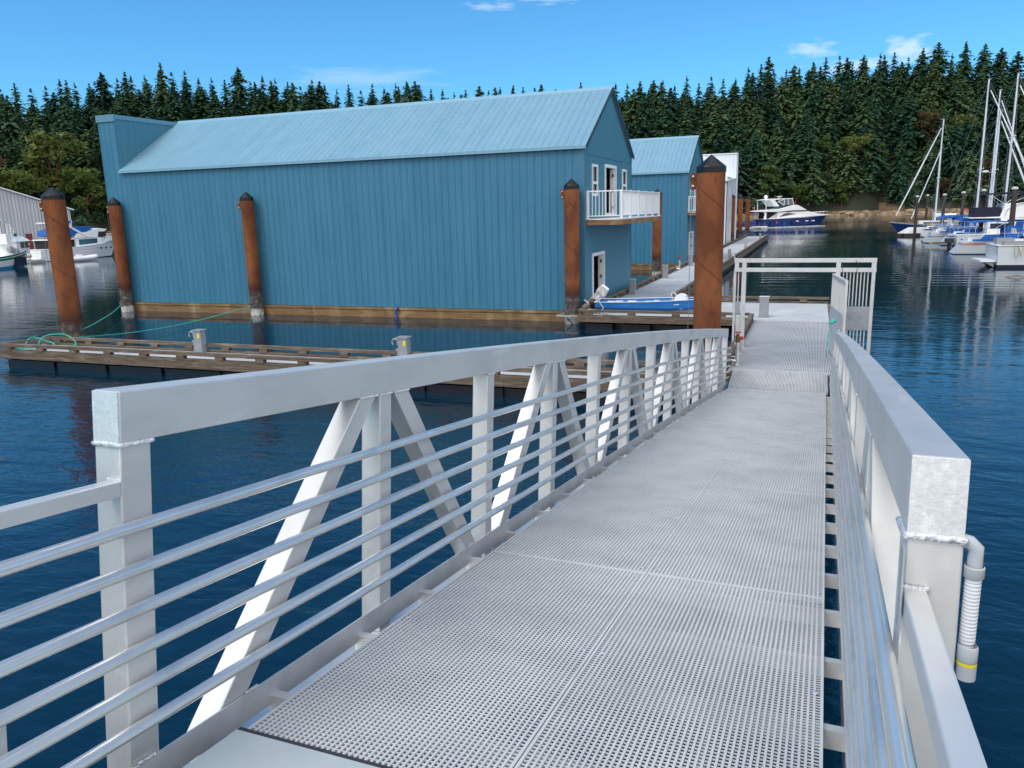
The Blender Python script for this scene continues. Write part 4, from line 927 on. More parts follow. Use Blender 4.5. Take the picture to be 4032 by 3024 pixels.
# open leaf, hinged on the right post and swung towards the gangway
H0 = Vector((.50, GY-.09, 0)); H1 = Vector((.745, 19.80, 0)); dd = (H1-H0); 
lf = MB()
for z0_, z1_ in ((.50, .56), (2.39, 2.47)): lf.bar(H0+Vector((0, 0, (z0_+z1_)/2)), H1+Vector((0, 0, (z0_+z1_)/2)), .07, z1_-z0_)
for p in (H0, H1): lf.bar(p+Vector((0, 0, .50)), p+Vector((0, 0, 2.47)), .075, .06, (1, 0, 0))
leaf = lf.build('gate_door', gm, e, bevel=.004)
for i in range(1, 20):
    p = H0+dd*i/20
    for z0_, z1_ in ((1.66, 2.39), (.56, .62)): lb = MB(); lb.bar(p+Vector((0, 0, z0_)), p+Vector((0, 0, z1_)), .03, .022, (0, 1, 0)); lb.build('door_bar', gm, leaf)
lp = MB(); a = H0+dd*.04; b_ = H0+dd*.96; lp.bar(a+Vector((-.03, 0, 1.36)), b_+Vector((-.03, 0, 1.36)), .012, .62); lp.bar(a+Vector((-.03, 0, .80)), b_+Vector((-.03, 0, .80)), .010, .48); lp.build('door_panel', alu_plate, leaf)
hd = MB(); hp = H0+dd*.9; hd.tube([hp+Vector((-.06, 0, 1.0)), hp+Vector((-.10, 0, 1.0)), hp+Vector((-.10, 0, 1.28)), hp+Vector((-.06, 0, 1.28))], .012, 6); hd.tube([hp+Vector((.06, -.1, 1.0)), hp+Vector((.06, -.1, 1.3))], .014, 6); hd.build('handle', alu_bright, leaf)
ca = MB(); ca.tube([(1.0, GY-.06, 2.80), (1.06, GY-.10, 2.70), (1.05, GY-.10, 2.60), (1.02, GY-.07, 2.48), (1.03, GY-.06, 2.42)], .007, 5); ca.tube([(.68, GY-.06, 2.7), (.70, GY-.1, 2.55), (.72, GY-.05, 2.42), (.82, GY-.2, 2.25), (.9, GY-.1, 2.15)], .006, 5); ca.build('wire', dull_black, e)
m = MB(); m.sphere((.50, 19.3, 1.60), (.06, .05, .045)); m.sphere((.46, 19.25, 1.57), (.04, .04, .04)); m.tube([(.44, 19.25, 1.55), (.40, 19.2, 1.3), (.385, 19.2, .95), (.40, 19.3, .75)], .012, 6)
o = m.build('rope_bundle', rope_green); tag(o, 'green rope knotted round the far end of the right gangway rail', 'rope')

# ------------------------------------------------------------------ gangway
HD = radians(1.03)
GS = Vector((sin(HD), cos(HD), 0)); GC = Vector((cos(HD), -sin(HD), 0))
def zd(s): u = s-1.78; return 2.42-.1205*u-.00085*u*u
def G(c, s, n):
    a = math.atan(.1205+.0017*(s-1.78)); p = GS*(s+n*sin(a))+GC*c; return Vector((p.x, p.y, zd(s)+n*cos(a)))
ge = empty('gangway', tuple(G(-.92, 9, 0)), world=True); tag(ge, 'long aluminium truss gangway with grated deck sloping down to the dock', 'gangway')
def swept(m, c0, c1, n0, n1, s0, s1, k=None, mi=0):
    k = k or max(1, int((s1-s0)/.7)); S_ = [s0+(s1-s0)*i/k for i in range(k+1)]; b0 = len(m.v)
    for s in S_:
        for c, n in ((c0, n0), (c1, n0), (c1, n1), (c0, n1)): m.v.append(tuple(G(c, s, n)))
    for i in range(k):
        for j in range(4):
            a = b0+i*4+j; b_ = b0+i*4+(j+1) % 4; m.f.append((a, b_, b_+4, a+4)); m.mi.append(mi)
    m.f.append((b0+3, b0+2, b0+1, b0)); m.f.append(tuple(b0+k*4+j for j in range(4))); m.mi += [mi, mi]
def gtube(m, c, n, s0, s1, r, k=30, sides=10):
    m.tube([G(c, s0+(s1-s0)*i/k, n) for i in range(k+1)], r, sides)
def gbox(m, c0, c1, s0, s1, n0, n1, mi=0):
    m.hexa([G(c0, s0, n0), G(c1, s0, n0), G(c1, s1, n0), G(c0, s1, n0), G(c0, s0, n1), G(c1, s0, n1), G(c1, s1, n1), G(c0, s1, n1)], mi)
NT, NB = 1.287, 1.12
S0, S1 = 1.61, 17.93
posts = [1.67]+[3.205+1.3295*i for i in range(12)]
def weld_line(m, p, q, r=.007):
    p = Vector(p); q = Vector(q); L = (q-p).length; k = max(2, int(L/.0065)); 
    for i in range(k+1): m.sphere(p+(q-p)*i/k+Vector((0, 0, rnd.uniform(-.001, .001))), r*rnd.uniform(.85, 1.15), 6, 4)
for side, (ci, co) in (('L', (-2.03, -2.14)), ('R', (.18, .29))):
    c0, c1 = min(ci, co), max(ci, co); sg = 1 if side == 'L' else -1     # sg: direction towards the deck
    m = MB(); swept(m, c0, c1, NB, NT, S0, S1); rail = m.build('top_rail', alu, ge, bevel=.006)
    m = MB(); gbox(m, c0+.002, c1-.002, S0-.004, S0+.02, NB, NT-.003); m.build('end_cap', mat('ground_aluminium', (.70, .71, .72), .34, .5, (34, (.86, .87, .88), .5, .7, (2.2, 1, .6)), (60, (.55, .56, .58), .58, .8, (.6, 1, 1.6)), (70, .12, (1, 1, 1))), rail)
    m = MB(); swept(m, c0-.02, c1+.02, -.24, -.105, S0, S1-.2); m.build('bottom_chord', alu, ge)
    m = MB(); cc = ci+sg*.002; a_, b_ = (cc, cc+.006) if sg > 0 else (cc-.006, cc); swept(m, a_, b_, -.068, .045, 1.60 if side == 'L' else 1.60, 17.85); m.build('kick_plate', alu_plate, ge)
    for i, s in enumerate(posts):
        m = MB(); wd = .06 if i == 0 else .054
        gbox(m, c0+.001, c1-.001, s-wd, s+wd, -.105, NB+.0); m.build('post', alu, ge, bevel=.005)
    nodes = [posts[1+2*i] for i in range(6)]
    for i, s in enumerate(nodes):
        for d in (-1, 1):
            st = s+d*.155; sb = s+d*1.17
            if i == 0 and d == -1: sb = s-1.24
            m = MB(); w2 = .072
            m.hexa([G(c0+.003, sb-w2, -.105), G(c1-.003, sb-w2, -.105), G(c1-.003, sb+w2, -.105), G(c0+.003, sb+w2, -.105), G(c0+.003, st-w2, NB), G(c1-.003, st-w2, NB), G(c1-.003, st+w2, NB), G(c0+.003, st+w2, NB)])
            m.build('brace', alu, ge, bevel=.004)
    for n_ in (.853, .714, .580, .445, .316, .184):
        m = MB(); gtube(m, ci+sg*.025, n_, .55 if side == 'L' else .2, 18.25, .0215, 36, 12)
        m.build('handrail_bar', alu_tube, ge, smooth=True)
    # welds
    cf = ci+sg*.002
    def bead(p, q, r):
        m = MB(); weld_line(m, p, q, r); m.build('weld_bead', weld, ge, smooth=True)
    bead(G(cf, S0, NB-.004), G(cf, S0+.125, NB-.004), .0075); bead(G(c0, S0-.004, NB-.004), G(c1, S0-.004, NB-.004), .0075)
    for s in posts[1:]: bead(G(cf, s-.054, NB-.002), G(cf, s+.054, NB-.002), .005)
    for s in nodes:
        for d in (-1, 1): bead(G(cf, s+d*.155-.075, NB-.002), G(cf, s+d*.155+.075, NB-.002), .005)
    for s in posts: bead(G(cf+sg*.004, s-.03, .048), G(cf+sg*.004, s+.03, .048), .007)
    for s in nodes:
        for d in (-1, 1): bead(G(cf+sg*.004, s+d*1.02-.03, .048), G(cf+sg*.004, s+d*1.02+.03, .048), .007)
    # handrail extension towards the shore
    ec = (ci-.0, ci-.05) if side == 'L' else (ci, ci+.047)
    m = MB(); gbox(m, min(ec), max(ec), -.6, S0-.001, .952, 1.003); m.build('handrail_extension', alu, ge, bevel=.004)
    bead(G(min(ec), S0-.006, 1.005), G(max(ec), S0-.006, 1.005), .0065)
# floor beams
for i in range(25):
    s = 2.32+.632*i
    if s > 17.4: break
    m = MB(); gbox(m, -2.03, .18, s-.025, s+.025, -.105, -.03); m.build('floor_beam', alu, ge)
m = MB()
for cc in (-1.5, -.92, -.35): swept(m, cc-.02, cc+.02, -.24, -.11, 1.9, 17.2)
m.build('stringer', alu_dull, ge)
# grating panels: real bars and openings
DC = (-1.905, -.914, -.908, .075)
sm = [2.0, 4.32, 6.93, 9.57, 12.20, 14.82, 17.45]
P_ = .0225
for a, b_ in zip(sm, sm[1:]):
    for c0, c1 in ((DC[0], DC[1]), (DC[2], DC[3])):
        m = MB(); s0 = a+.0025; s1 = b_-.0025; bd_ = .012
        for x in (c0, c1-bd_): swept(m, x, x+bd_, -.026, 0., s0, s1, 3)
        for s in (s0, s1-bd_): gbox(m, c0+bd_, c1-bd_, s, s+bd_, -.026, -.0003)
        nc = int(round((c1-c0-2*bd_)/P_)); pc = (c1-c0-2*bd_)/nc; hw = .0047
        for i in range(1, nc):
            x = c0+bd_+i*pc; swept(m, x-hw, x+hw, -.010, -.0002, s0+bd_, s1-bd_, 3)
        ns_ = int(round((s1-s0-2*bd_)/P_)); ps = (s1-s0-2*bd_)/ns_
        for i in range(1, ns_):
            s = s0+bd_+i*ps; gbox(m, c0+bd_, c1-bd_, s-.0031, s+.0031, -.0080, -.0038)
        m.build('grating_panel', frp, ge, fix=False)
for s in [q+dq for q in sm[1:-1] for dq in (-.085, .085)]+[(q+w)/2 for q, w in zip(sm, sm[1:])]:
    for cx in (-.955, -.868, .045, -1.87):
        m = MB(); m.sphere(G(cx, s, .001), (.014, .014, .004), 8, 5); m.build('clip', alu_bright, ge, smooth=True)
# plates at either end
m = MB(); gbox(m, -1.90, .15, -1.2, 1.955, .02, .030); m.build('landing_plate', plate_grey, ge)
m = MB(); gbox(m, -1.92, .15, -1.2, 1.999, .002, .012); m.build('plate_edge', dull_black, ge)  # near-black strip running on past the landing plate's end
m = MB()
a0 = G(-1.92, 17.46, 0); a1 = G(.10, 17.46, 0); b0 = Vector((-1.62, 18.9, DZ+.02)); b1 = Vector((.42, 18.85, DZ+.02)); kk = 70
for i in range(kk+1):
    p = a0+(a1-a0)*i/kk; q = b0+(b1-b0)*i/kk; m.bar(p, q, .0135, .020)
for i in range(30):
    t_ = i/29; p = a0+(b0-a0)*t_; q = a1+(b1-a1)*t_; m.bar(p-Vector((0, 0, .003)), q-Vector((0, 0, .006)), .0095, .012)
m.build('dock_plate', frp, ge, fix=False)
m = MB(); m.bar(G(.10, 17.3, .02), G(.06, 18.6, .30), .03, .12); m.build('end_bracket', alu_bright, ge)
m = MB(); gbox(m, -1.6, -.2, 2.1, 17.2, -.235, -.23); 
# conduit on the outer face of the right rail post
ce = empty('conduit', tuple(G(.33, 1.6, .9)), world=True); tag(ce, 'grey ribbed plastic conduit fixed outside the near post of the right railing', 'conduit')
cc_ = .312
m = MB(); m.tube([G(.285, 1.62, 1.115), G(.30, 1.62, 1.112), G(.313, 1.62, 1.10), G(cc_, 1.62, 1.08), G(cc_, 1.62, 1.058)], .0148, 14); m.build('elbow', pvc, ce, smooth=True)
m = MB(); m.lathe([(.0180, -.013), (.0195, -.011), (.0195, .011), (.017, .013)], 18, tuple(G(cc_, 1.62, 1.052))); m.build('fitting', pvc, ce, smooth=True)
m = MB(); m.lathe([(.0180, -.02), (.0195, -.016), (.0195, .014), (.017, .018)], 18, tuple(G(cc_, 1.62, .878))); m.lathe([(.0188, -.016), (.0188, .016)], 18, tuple(G(cc_, 1.62, .838))); m.build('fitting', pvc, ce, smooth=True)
m = MB(); prof = []
for i in range(21):
    z = -.165+i*.0082; prof += [(.0145, z), (.0158, z+.002), (.0158, z+.005), (.0145, z+.0068)]
m.lathe(prof, 16, tuple(G(cc_, 1.62, 1.047))); m.build('flexible_pipe', mat('white_plastic', (.66, .69, .72), .4), ce, smooth=True)
m = MB(); m.lathe([(.0192, -.005), (.0192, .003)], 16, tuple(G(cc_, 1.62, .858))); m.build('yellow_ring', yellow_p, ce)
m = MB(); gbox(m, .172, .176, 1.55, 1.60, .93, 1.10); m.build('bracket', alu_dull, ce)
# end of the shore landing's own railing, at the left edge
m = MB(); gbox(m, -2.16, -2.11, 1.21, 1.262, -.5, .36); m.tube([G(-2.2, 1.235, .385), G(-2.1, 1.235, .385)], .03, 12)
o = m.build('landing_post', alu); tag(o, 'cut-off aluminium post with round top bar at the lower left edge', 'post')
# the concrete-and-steel shore pier the gangway starts from is behind the photographer; only its edge beam is built
o = MB(); gbox(o, -2.6, .8, -3.2, -1.25, -.35, .0); o = o.build('shore_landing', plate_grey); tag(o, 'grey shore landing behind the top of the gangway', 'landing')
# ------------------------------------------------------------------ boats
def hull(L, B, zs, zb, rake=.9, transom=.0, stern_w=.85, wl_k=.9, draft=.35, rows=None, fine=1.7, n=22, full=.45):
    """x from stern 0 to bow L; zs, zb sheer height at stern, bow; returns MB with row material ids.
    rows: list of (fraction of height 0..1, material index of the band above it)"""
    m = MB(); rows = rows or [(0, 0)]; fr = [r[0] for r in rows]+[1.0]; prof = []
    for i in range(n+1):
        t = i/n; hb = B/2*(stern_w+(1-stern_w)*sin(min(1, t/full)*pi/2)) if t < full else B/2*(1-((t-full)/(1-full))**fine)
        hb = max(hb, .012); zt = zs+(zb-zs)*t**1.8
        ring = []
        for f in [-1]+fr:
            if f < 0: z = -draft; w = hb*.35*(1-t); xx = t*(L-rake)+transom*0
            else:
                z = -.03+(zt+.03)*f; flare = wl_k+(1-wl_k)*f; tt = t
                w = hb*flare*(1-(1-f)*.35*t*t)
                xx = t*(L-rake*(1-f))-transom*f*(1-t)+transom*(1-t)
            ring.append((xx, w, z))
        prof.append(ring)
    k = len(prof[0]); b0 = len(m.v)
    for ring in prof:
        for s in (1, -1):
            for x, w, z in ring: m.v.append((x, s*w, z))
    mats_ = [0 if rows[0][0] == 0 else 0]+[r[1] for r in rows]
    for i in range(n):
        for s in (0, 1):
            for j in range(k-1):
                a = b0+i*2*k+s*k+j; c = a+2*k; q = (a, c, c+1, a+1) if s == 1 else (a+1, c+1, c, a)
                m.f.append(q); m.mi.append(0 if j == 0 else rows[j-1][1])
    for j in range(k-1):   # transom
        a = b0+j; c = b0+k+j; m.f.append((a, a+1, c+1, c)); m.mi.append(0 if j == 0 else rows[j-1][1])
    return m, [(r[-1][0], r[-1][1], r[-1][2]) for r in prof]
def deckcap(ring, dz=-.02, x0=None, x1=None, over=.03):
    m = MB(); P = [(x, w, z) for x, w, z in ring]
    for (x, w, z) in P:
        m.v += [(x, w+over, z+dz), (x, -w-over, z+dz), (x, w+over, z+dz+.045), (x, -w-over, z+dz+.045)]
    for i in range(len(P)-1):
        a = i*4; b_ = a+4
        m.f += [(a, b_, b_+1, a+1), (a+2, a+3, b_+3, b_+2), (a, a+2, b_+2, b_), (a+1, b_+1, b_+3, a+3)]; m.mi += [0]*4
    m.f += [(0, 1, 3, 2), (a+4, a+6, a+7, a+5)]; m.mi += [0, 0]
    return m
def wins(parent, polys, y, m=glass, name='window', t=.012, frame=None):
    for poly in polys:
        for s in (1, -1):
            q = MB(); q.prism(poly, s*y, s*(y+t)) if s > 0 else q.prism(poly, s*(y+t), s*y); q.build(name, m, parent)
def mast_rig(e, x, H, zb, stem, stern, beam, spread=(.55,), jib=True, boom=0, bcol=None, jibm=white_vinyl):
    m = MB(); m.tube([(x, 0, zb), (x, 0, zb+(H-zb)*.5), (x-.02, 0, H)], [.10, .095, .07], 10); mo = m.build('mast', white_metal, e, smooth=True)
    m = MB(); m.bar((x-.12, 0, H+.05), (x+.2, 0, H+.05), .06, .06); m.tube([(x, 0, H), (x, 0, H+.5)], .012, 5); m.build('masthead', alu_dull, mo)
    for sp in spread:
        z = zb+(H-zb)*sp; m = MB(); m.tube([(x, -beam*.42, z+.05), (x, 0, z), (x, beam*.42, z+.05)], .03, 6); m.sphere((x, beam*.42, z+.05), .06); m.sphere((x, -beam*.42, z+.05), .06); m.build('spreader', white_metal, mo)
    m = MB()
    for y in (-1, 1):
        pts = [(x, 0, H-.1)]+[(x, y*beam*.42, zb+(H-zb)*sp+.05) for sp in sorted(spread, reverse=True)]+[(x-.1, y*beam*.45, .9)]
        m.tube(pts, .012, 4); m.tube([(x, 0, zb+(H-zb)*max(spread)), (x-.6, y*beam*.45, .9)], .010, 4); m.tube([(x, 0, zb+(H-zb)*max(spread)), (x+.7, y*beam*.45, .9)], .010, 4)
    m.tube([(x, 0, H), stern], .012, 4); m.tube([(x, 0, H), stem], .012, 4); m.build('rigging', wire_m, mo)
    if jib:
        m = MB(); a = Vector((x, 0, H-.6)); b_ = Vector(stem); m.tube([a+(b_-a)*.03, a+(b_-a)*.5, a+(b_-a)*.97], [.05, .085, .07], 8); m.build('furled_sail', jibm, mo)
    if boom:
        m = MB(); m.tube([(x, 0, 2.2), (x-boom, 0, 2.25)], .06, 8); bo = m.build('boom', white_metal, mo)
        m = MB(); k = 7; m.tube([(x-.05-boom*.97*i/k, 0, 2.36+.02*sin(i*2)) for i in range(k+1)], [.22, .24, .22, .2, .19, .17, .15, .1], 8); m.build('sail_cover', bcol or blue_canvas, bo, smooth=True)
def sailboat(loc, rz, lab, L=10, B=3.1, rows=None, mats=None, mast=None, canvas=blue_canvas, dodger=True, bimini=True, boom=3.8, bcol=None, stripe=None, grp='sailboats moored at the right-hand docks', spread=(.5,), jib=True, tr=.9):
    e = empty('sailboat', (*loc, 0), rz); tag(e, lab, 'sailboat', grp)
    rows = rows or [(0, 0), (.12, 1), (.80, 2), (.88, 1)]; mats = mats or [navy, mat('grey_hull', (.50, .54, .57), .3), navy]
    h, ring = hull(L, B, .98, 1.25, .9, -tr, .72, .86, .4, rows, 1.6); h.build('hull', mats, e, smooth=True)
    deckcap(ring).build('deck', white, e)
    c = MB(); c.taper([(2.9, -.95), (7.2, -.6), (7.2, .6), (2.9, .95)], .98, [(3.1, -.8), (6.8, -.45), (6.8, .45), (3.1, .8)], 1.5); cb = c.build('cabin', white, e)
    w = MB(); w.box(3.4, 4.3, -.93, .93, 1.2, 1.36); w.box(4.7, 5.4, -.84, .84, 1.2, 1.34); w.build('window', glass, cb)
    ck = MB(); ck.box(.5, 2.9, -1.15, -.95, 1.0, 1.22); ck.box(.5, 2.9, .95, 1.15, 1.0, 1.22); ck.build('coaming', white, e)
    if bimini:
        b_ = MB(); b_.tube([], 0) if False else None
        pr = [(.3, 2.42), (.7, 2.54), (1.8, 2.58), (2.8, 2.50), (3.0, 2.38), (2.7, 2.42), (1.8, 2.48), (.7, 2.44)]
        b_.prism(pr, -1.1, 1.1); bo = b_.build('bimini', canvas, e)
        f = MB()
        for s in (-1, 1):
            for p, q in (((.5, 1.0), (.6, 2.45)), ((2.6, 1.0), (2.5, 2.45)), ((.5, 1.0), (2.6, 2.45))): f.tube([(p[0], s*1.08, p[1]), (q[0], s*1.06, q[1])], .016, 5)
        f.build('bimini_frame', white_metal, bo)
    if dodger:
        d = MB(); d.prism([(2.7, 1.0), (3.9, 1.4), (3.5, 2.05), (2.9, 2.2), (2.65, 2.15)], -.95, .95); d.build('dodger', canvas, e)
        wd = MB(); wd.prism([(3.0, 1.55), (3.45, 1.55), (3.3, 1.95), (3.0, 2.0)], -.965, .965); wd.build('dodger_window', clear_pl, e)
    lc = MB(); lc.prism([(.35, 1.02), (2.5, 1.02), (2.2, 1.5), (1.2, 1.52), (.9, 1.2), (.35, 1.18)], -1.42, -1.40); lc.build('lee_cloth', canvas, e)
    r = MB()
    for s in (-1, 1):
        for x in (.2, .9, 2.0, 3.4, 5.0, 6.6, 8.2): r.tube([(x, s*1.38*(1 if x < 5.5 else (L-x)/4.6+.05), 1.0), (x, s*1.38*(1 if x < 5.5 else (L-x)/4.6+.05), 1.62)], .012, 4)
        r.tube([(.1, s*1.3, 1.6), (5, s*1.38, 1.62), (8.2, s*.55, 1.66), (L-.2, 0, 1.8)], .01, 4)
    r.tube([(.1, -1.3, 1.6), (.02, 0, 1.62), (.1, 1.3, 1.6)], .014, 5); r.build('guard_rail', white_metal, e)
    if mast:
        mx, mh = mast; mast_rig(e, mx, mh, 1.4, (L-.1, 0, 1.2), (.1, 0, 1.0), B, spread, jib, boom, bcol or canvas)
    return e
hull_grey = mat('grey_hull', (.50, .54, .57), .3)
# red-striped sailboat with its name on the quarter
m_r = [navy, hull_grey, mat('red_stripe', (.42, .07, .07), .4), white]
e = sailboat((11.05, 72.1), radians(2), 'grey-hulled sailboat with a red stripe and blue canopy, second boat from the right edge', 10.5, 3.1, [(0, 0), (.10, 1), (.74, 2), (.80, 1), (.84, 2), (.89, 3)], m_r, None, boom=0)
textmesh('Ocean Jasmine', .30, 'boat_name', navy_dark, e, (2.6, -1.50, .55), (radians(84), 0, 0), 1.0, .25)
# pale sailboat with navy stripe
sailboat((11.2, 91.2), radians(1), 'pale sailboat with thin navy stripe and blue canopy, behind the small white workboat', 9.6, 3.1, [(0, 0), (.10, 1), (.62, 2), (.68, 1), (.9, 3)], [navy_dark, hull_grey, navy, white], (4.9, 12.4), boom=3.4)
# white canoe-sterned sailboat
e = sailboat((11.9, 105.6), radians(1), 'white round-sterned sailboat with a navy sheer stripe, beside the covered dinghy', 9, 3.0, [(0, 0), (.12, 1), (.82, 2), (.93, 1)], [navy_dark, white, navy], None, bimini=False, dodger=False, boom=0, tr=.2)
textmesh('Camelot', .30, 'boat_name', navy_dark, e, (2.0, -1.42, .62), (radians(84), 0, 0))
c = MB(); c.box(2.6, 5.4, -1.0, 1.0, 1.0, 2.3); c.box(2.4, 5.7, -1.1, 1.1, 2.3, 2.38); w_c = c.build('wheelhouse', white, e)
w = MB()
for x in (2.75, 3.65, 4.55): w.box(x, x+.75, -1.015, 1.015, 1.5, 2.15)
w.build('window', mat('teal_glass', (.12, .28, .28), .1), w_c)
lr = MB(); pts = [(3.9+.42*cos(a), -1.16, 2.62+.42*sin(a)) for a in [i*pi/10 for i in range(21)]]; lr.tube(pts, .09, 8)
lo = lr.build('lifebuoy', orange_p, None, smooth=True); lo.location = (11.9, 105.6, 0); tag(lo, 'orange ring lifebuoy hanging on the wheelhouse of the white round-sterned sailboat', 'lifebuoy')
for i, (px, py, rx) in enumerate(((11.35, 108.5, .5), (13.1, 108.0, .35))):
    s_ = empty('solar_panel', (px, py, 3.1), radians(0)); tag(s_, ['steeply tilted solar panel on a pole, left one of the pair', 'flatter solar panel on a pole, beside the orange lifebuoy'][i], 'solar panel', 'solar panels above the moored sailboats')
    q = MB(); a = radians(-42 if i == 0 else -22); q.bar((-.95*cos(a), 0, -.95*sin(a)), (.95*cos(a), 0, .95*sin(a)), .65, .04); q.build('panel', mat('solar_cells', (.30, .36, .42), .2, 0, (20, (.12, .16, .25), .45, .6)), s_)
    q = MB(); q.tube([(0, 0, 0), (0, 0, -2.0)], .035, 6); q.build('pole', white_metal, s_)
# navy ketch, bow to the left
e = empty('sailboat', (18.0, 112.3, 0), radians(180)); tag(e, 'navy-hulled sailboat farthest left, its bowsprit pointing towards the open channel', 'sailboat', 'sailboats moored at the right-hand docks')
h, ring = hull(9.3, 3.2, 1.05, 1.75, 1.4, .2, .7, .82, .4, [(0, 0), (.15, 1), (.9, 2)], 1.6); h.build('hull', [mat('red_bottom', (.25, .03, .03), .6), navy, white], e, smooth=True); deckcap(ring).build('deck', teak, e)
c = MB(); c.box(2.2, 6.0, -.9, .9, 1.1, 1.75); cb = c.build('cabin', white, e); w = MB(); w.box(2.6, 5.5, -.92, .92, 1.35, 1.6); w.build('window', glass, cb)
c = MB(); c.bar((8.8, 0, 1.75), (10.1, 0, 1.95), .22, .08); c.tube([(8.9, -.35, 1.8), (9.3, -.3, 2.4), (10.0, 0, 2.45), (9.3, .3, 2.4), (8.9, .35, 1.8)], .02, 5); c.build('bowsprit', teak, e)
mast_rig(e, 4.15, 13.7, 1.6, (8.7, 0, 2.1), (.2, 0, 1.2), 3.0, (.43,), True, 4.2, white_vinyl)
m = MB(); m.tube([(4.1, 0, 10.3), (6.8, 0, 2.0)], .055, 7); m.build('inner_stay_sail', white_vinyl, e)
# three sailboats whose masts stand high at the right
sailboat((12.0, 86.4), 0, 'sailboat with the thickest tall white mast and long blue sail cover, at the right edge', 11, 3.3, mast=(4.35, 15.1), boom=4.0, spread=(.22, .60), bimini=False, dodger=False)
sailboat((11.4, 88.9+5), 0, 'sailboat with the leftmost of the three tall masts, grey mast with a radar dome', 11, 3.3, mast=(3.9, 15.7), boom=0, spread=(.4,), bimini=False)
rd = MB(); rd.lathe([(.01, -.1), (.3, -.08), (.3, .08), (.01, .12)], 12, (3.9+.45, 0, 6.9)); o = rd.build('radar_dome', white, None, smooth=True); o.location = (11.4, 93.9, 0); tag(o, 'white radar dome bracketed on the leftmost of the three tall masts', 'radar dome')
sailboat((12.3, 99.2), 0, 'sailboat with the slim middle one of the three tall masts', 10.5, 3.2, mast=(5.0, 15.2), boom=3.9, spread=(.4,), dodger=False, canvas=blue_canvas)
# extra furled headsails running out of frame
# near white cruiser
e = empty('motor_cruiser', (10.55, 58.3, 0), radians(3)); tag(e, 'white motor cruiser with swim platform at the right edge, nearest of the moored boats', 'motorboat')
h, ring = hull(9.5, 3.1, 1.35, 1.9, 1.0, .06, .98, .97, .35, [(0, 0), (.085, 1), (.16, 2), (.70, 3), (.715, 2), (.96, 1)], 2.2); h.build('hull', [navy_dark, navy_dark, mat('cool_white', (.60, .65, .68), .3), hull_grey], e, smooth=False)
deckcap(ring).build('deck', white, e)
m = MB(); m.box(-.85, .0, -1.25, 1.25, .36, .47); m.prism([(-.6, .36), (0, .36), (0, .02)], -.9, -.82); m.prism([(-.6, .36), (0, .36), (0, .02)], .82, .9); m.build('swim_platform', white, e)
m = MB(); m.prism([(3.2, 1.4), (9.0, 1.6), (7.6, 2.2), (6.9, 3.0), (3.2, 3.0)], -1.2, 1.2); cb = m.build('cabin', white, e); wins(cb, [[(3.6, 2.1), (5.0, 2.1), (5.0, 2.75), (3.6, 2.75)], [(5.2, 2.1), (6.9, 2.1), (6.5, 2.75), (5.2, 2.75)]], 1.2)
m = MB(); m.tube([(.1, -1.45, 1.42), (2.9, -1.45, 1.42)], .03, 6); m.box(.4, 2.4, -1.2, -.6, 1.4, 1.62); m.box(.3, 1.3, .2, 1.0, 1.38, 1.75); m.build('cockpit_trim', mat('grey_canvas', (.25, .27, .29), .8), e)
m = MB(); m.box(2.3, 4.4, -1.565, -1.545, .95, 1.12); m.build('name_board', mat('pale_lettering', (.42, .47, .55), .4), e)
rope('rope_coil', [(11.5, 56.72, 1.40), (11.48, 56.68, 1.0), (11.6, 56.68, .62), (11.72, 56.7, 1.0), (11.66, 56.72, 1.40), (11.8, 56.69, 1.0), (11.86, 56.69, .75), (11.95, 56.7, 1.1), (11.9, 56.74, 1.4)], .02, rope_tan, 'tan rope coil hanging over the side of the nearest white cruiser')
# small white workboat with porthole
e = empty('workboat', (12.0, 83.1, 0), 0); tag(e, 'small white slab-sided boat with a round porthole, left of the red-striped sailboat', 'motorboat')
h, ring = hull(7, 2.3, 1.05, 1.4, .8, .02, .98, .98, .3, [(0, 0), (.14, 1), (.93, 2)], 2.4); h.build('hull', [navy_dark, mat('cool_white', (.60, .65, .68), .3), white], e); deckcap(ring).build('deck', white, e)
m = MB(); m.tube([(.42, -1.175, .68), (.42, -1.13, .68)], .075, 12); m.build('porthole', navy, e)
m = MB(); m.box(2.4, 4.6, -.8, .8, 1.1, 2.2); cb = m.build('cabin', white, e); wins(cb, [[(2.6, 1.6), (4.3, 1.6), (4.3, 2.05), (2.6, 2.05)]], .8)
for y in (-.5, .3):
    m = MB(); m.box(-.75, -.1, y-.16, y+.16, .35, .75); m.box(-.5, -.3, y-.06, y+.06, -.3, .35); m.build('outboard_motor', dull_black, e)
m = MB(); m.box(-1.9, -.05, -1.0, -.3, .28, .36); m.box(-1.6, -.4, -1.1, -.5, .37, .43); o = m.build('driftwood_float', log_m); o.location = (11.9, 84.0, 0); tag(o, 'rough grey boards on a small float beside the white workboat', 'float')
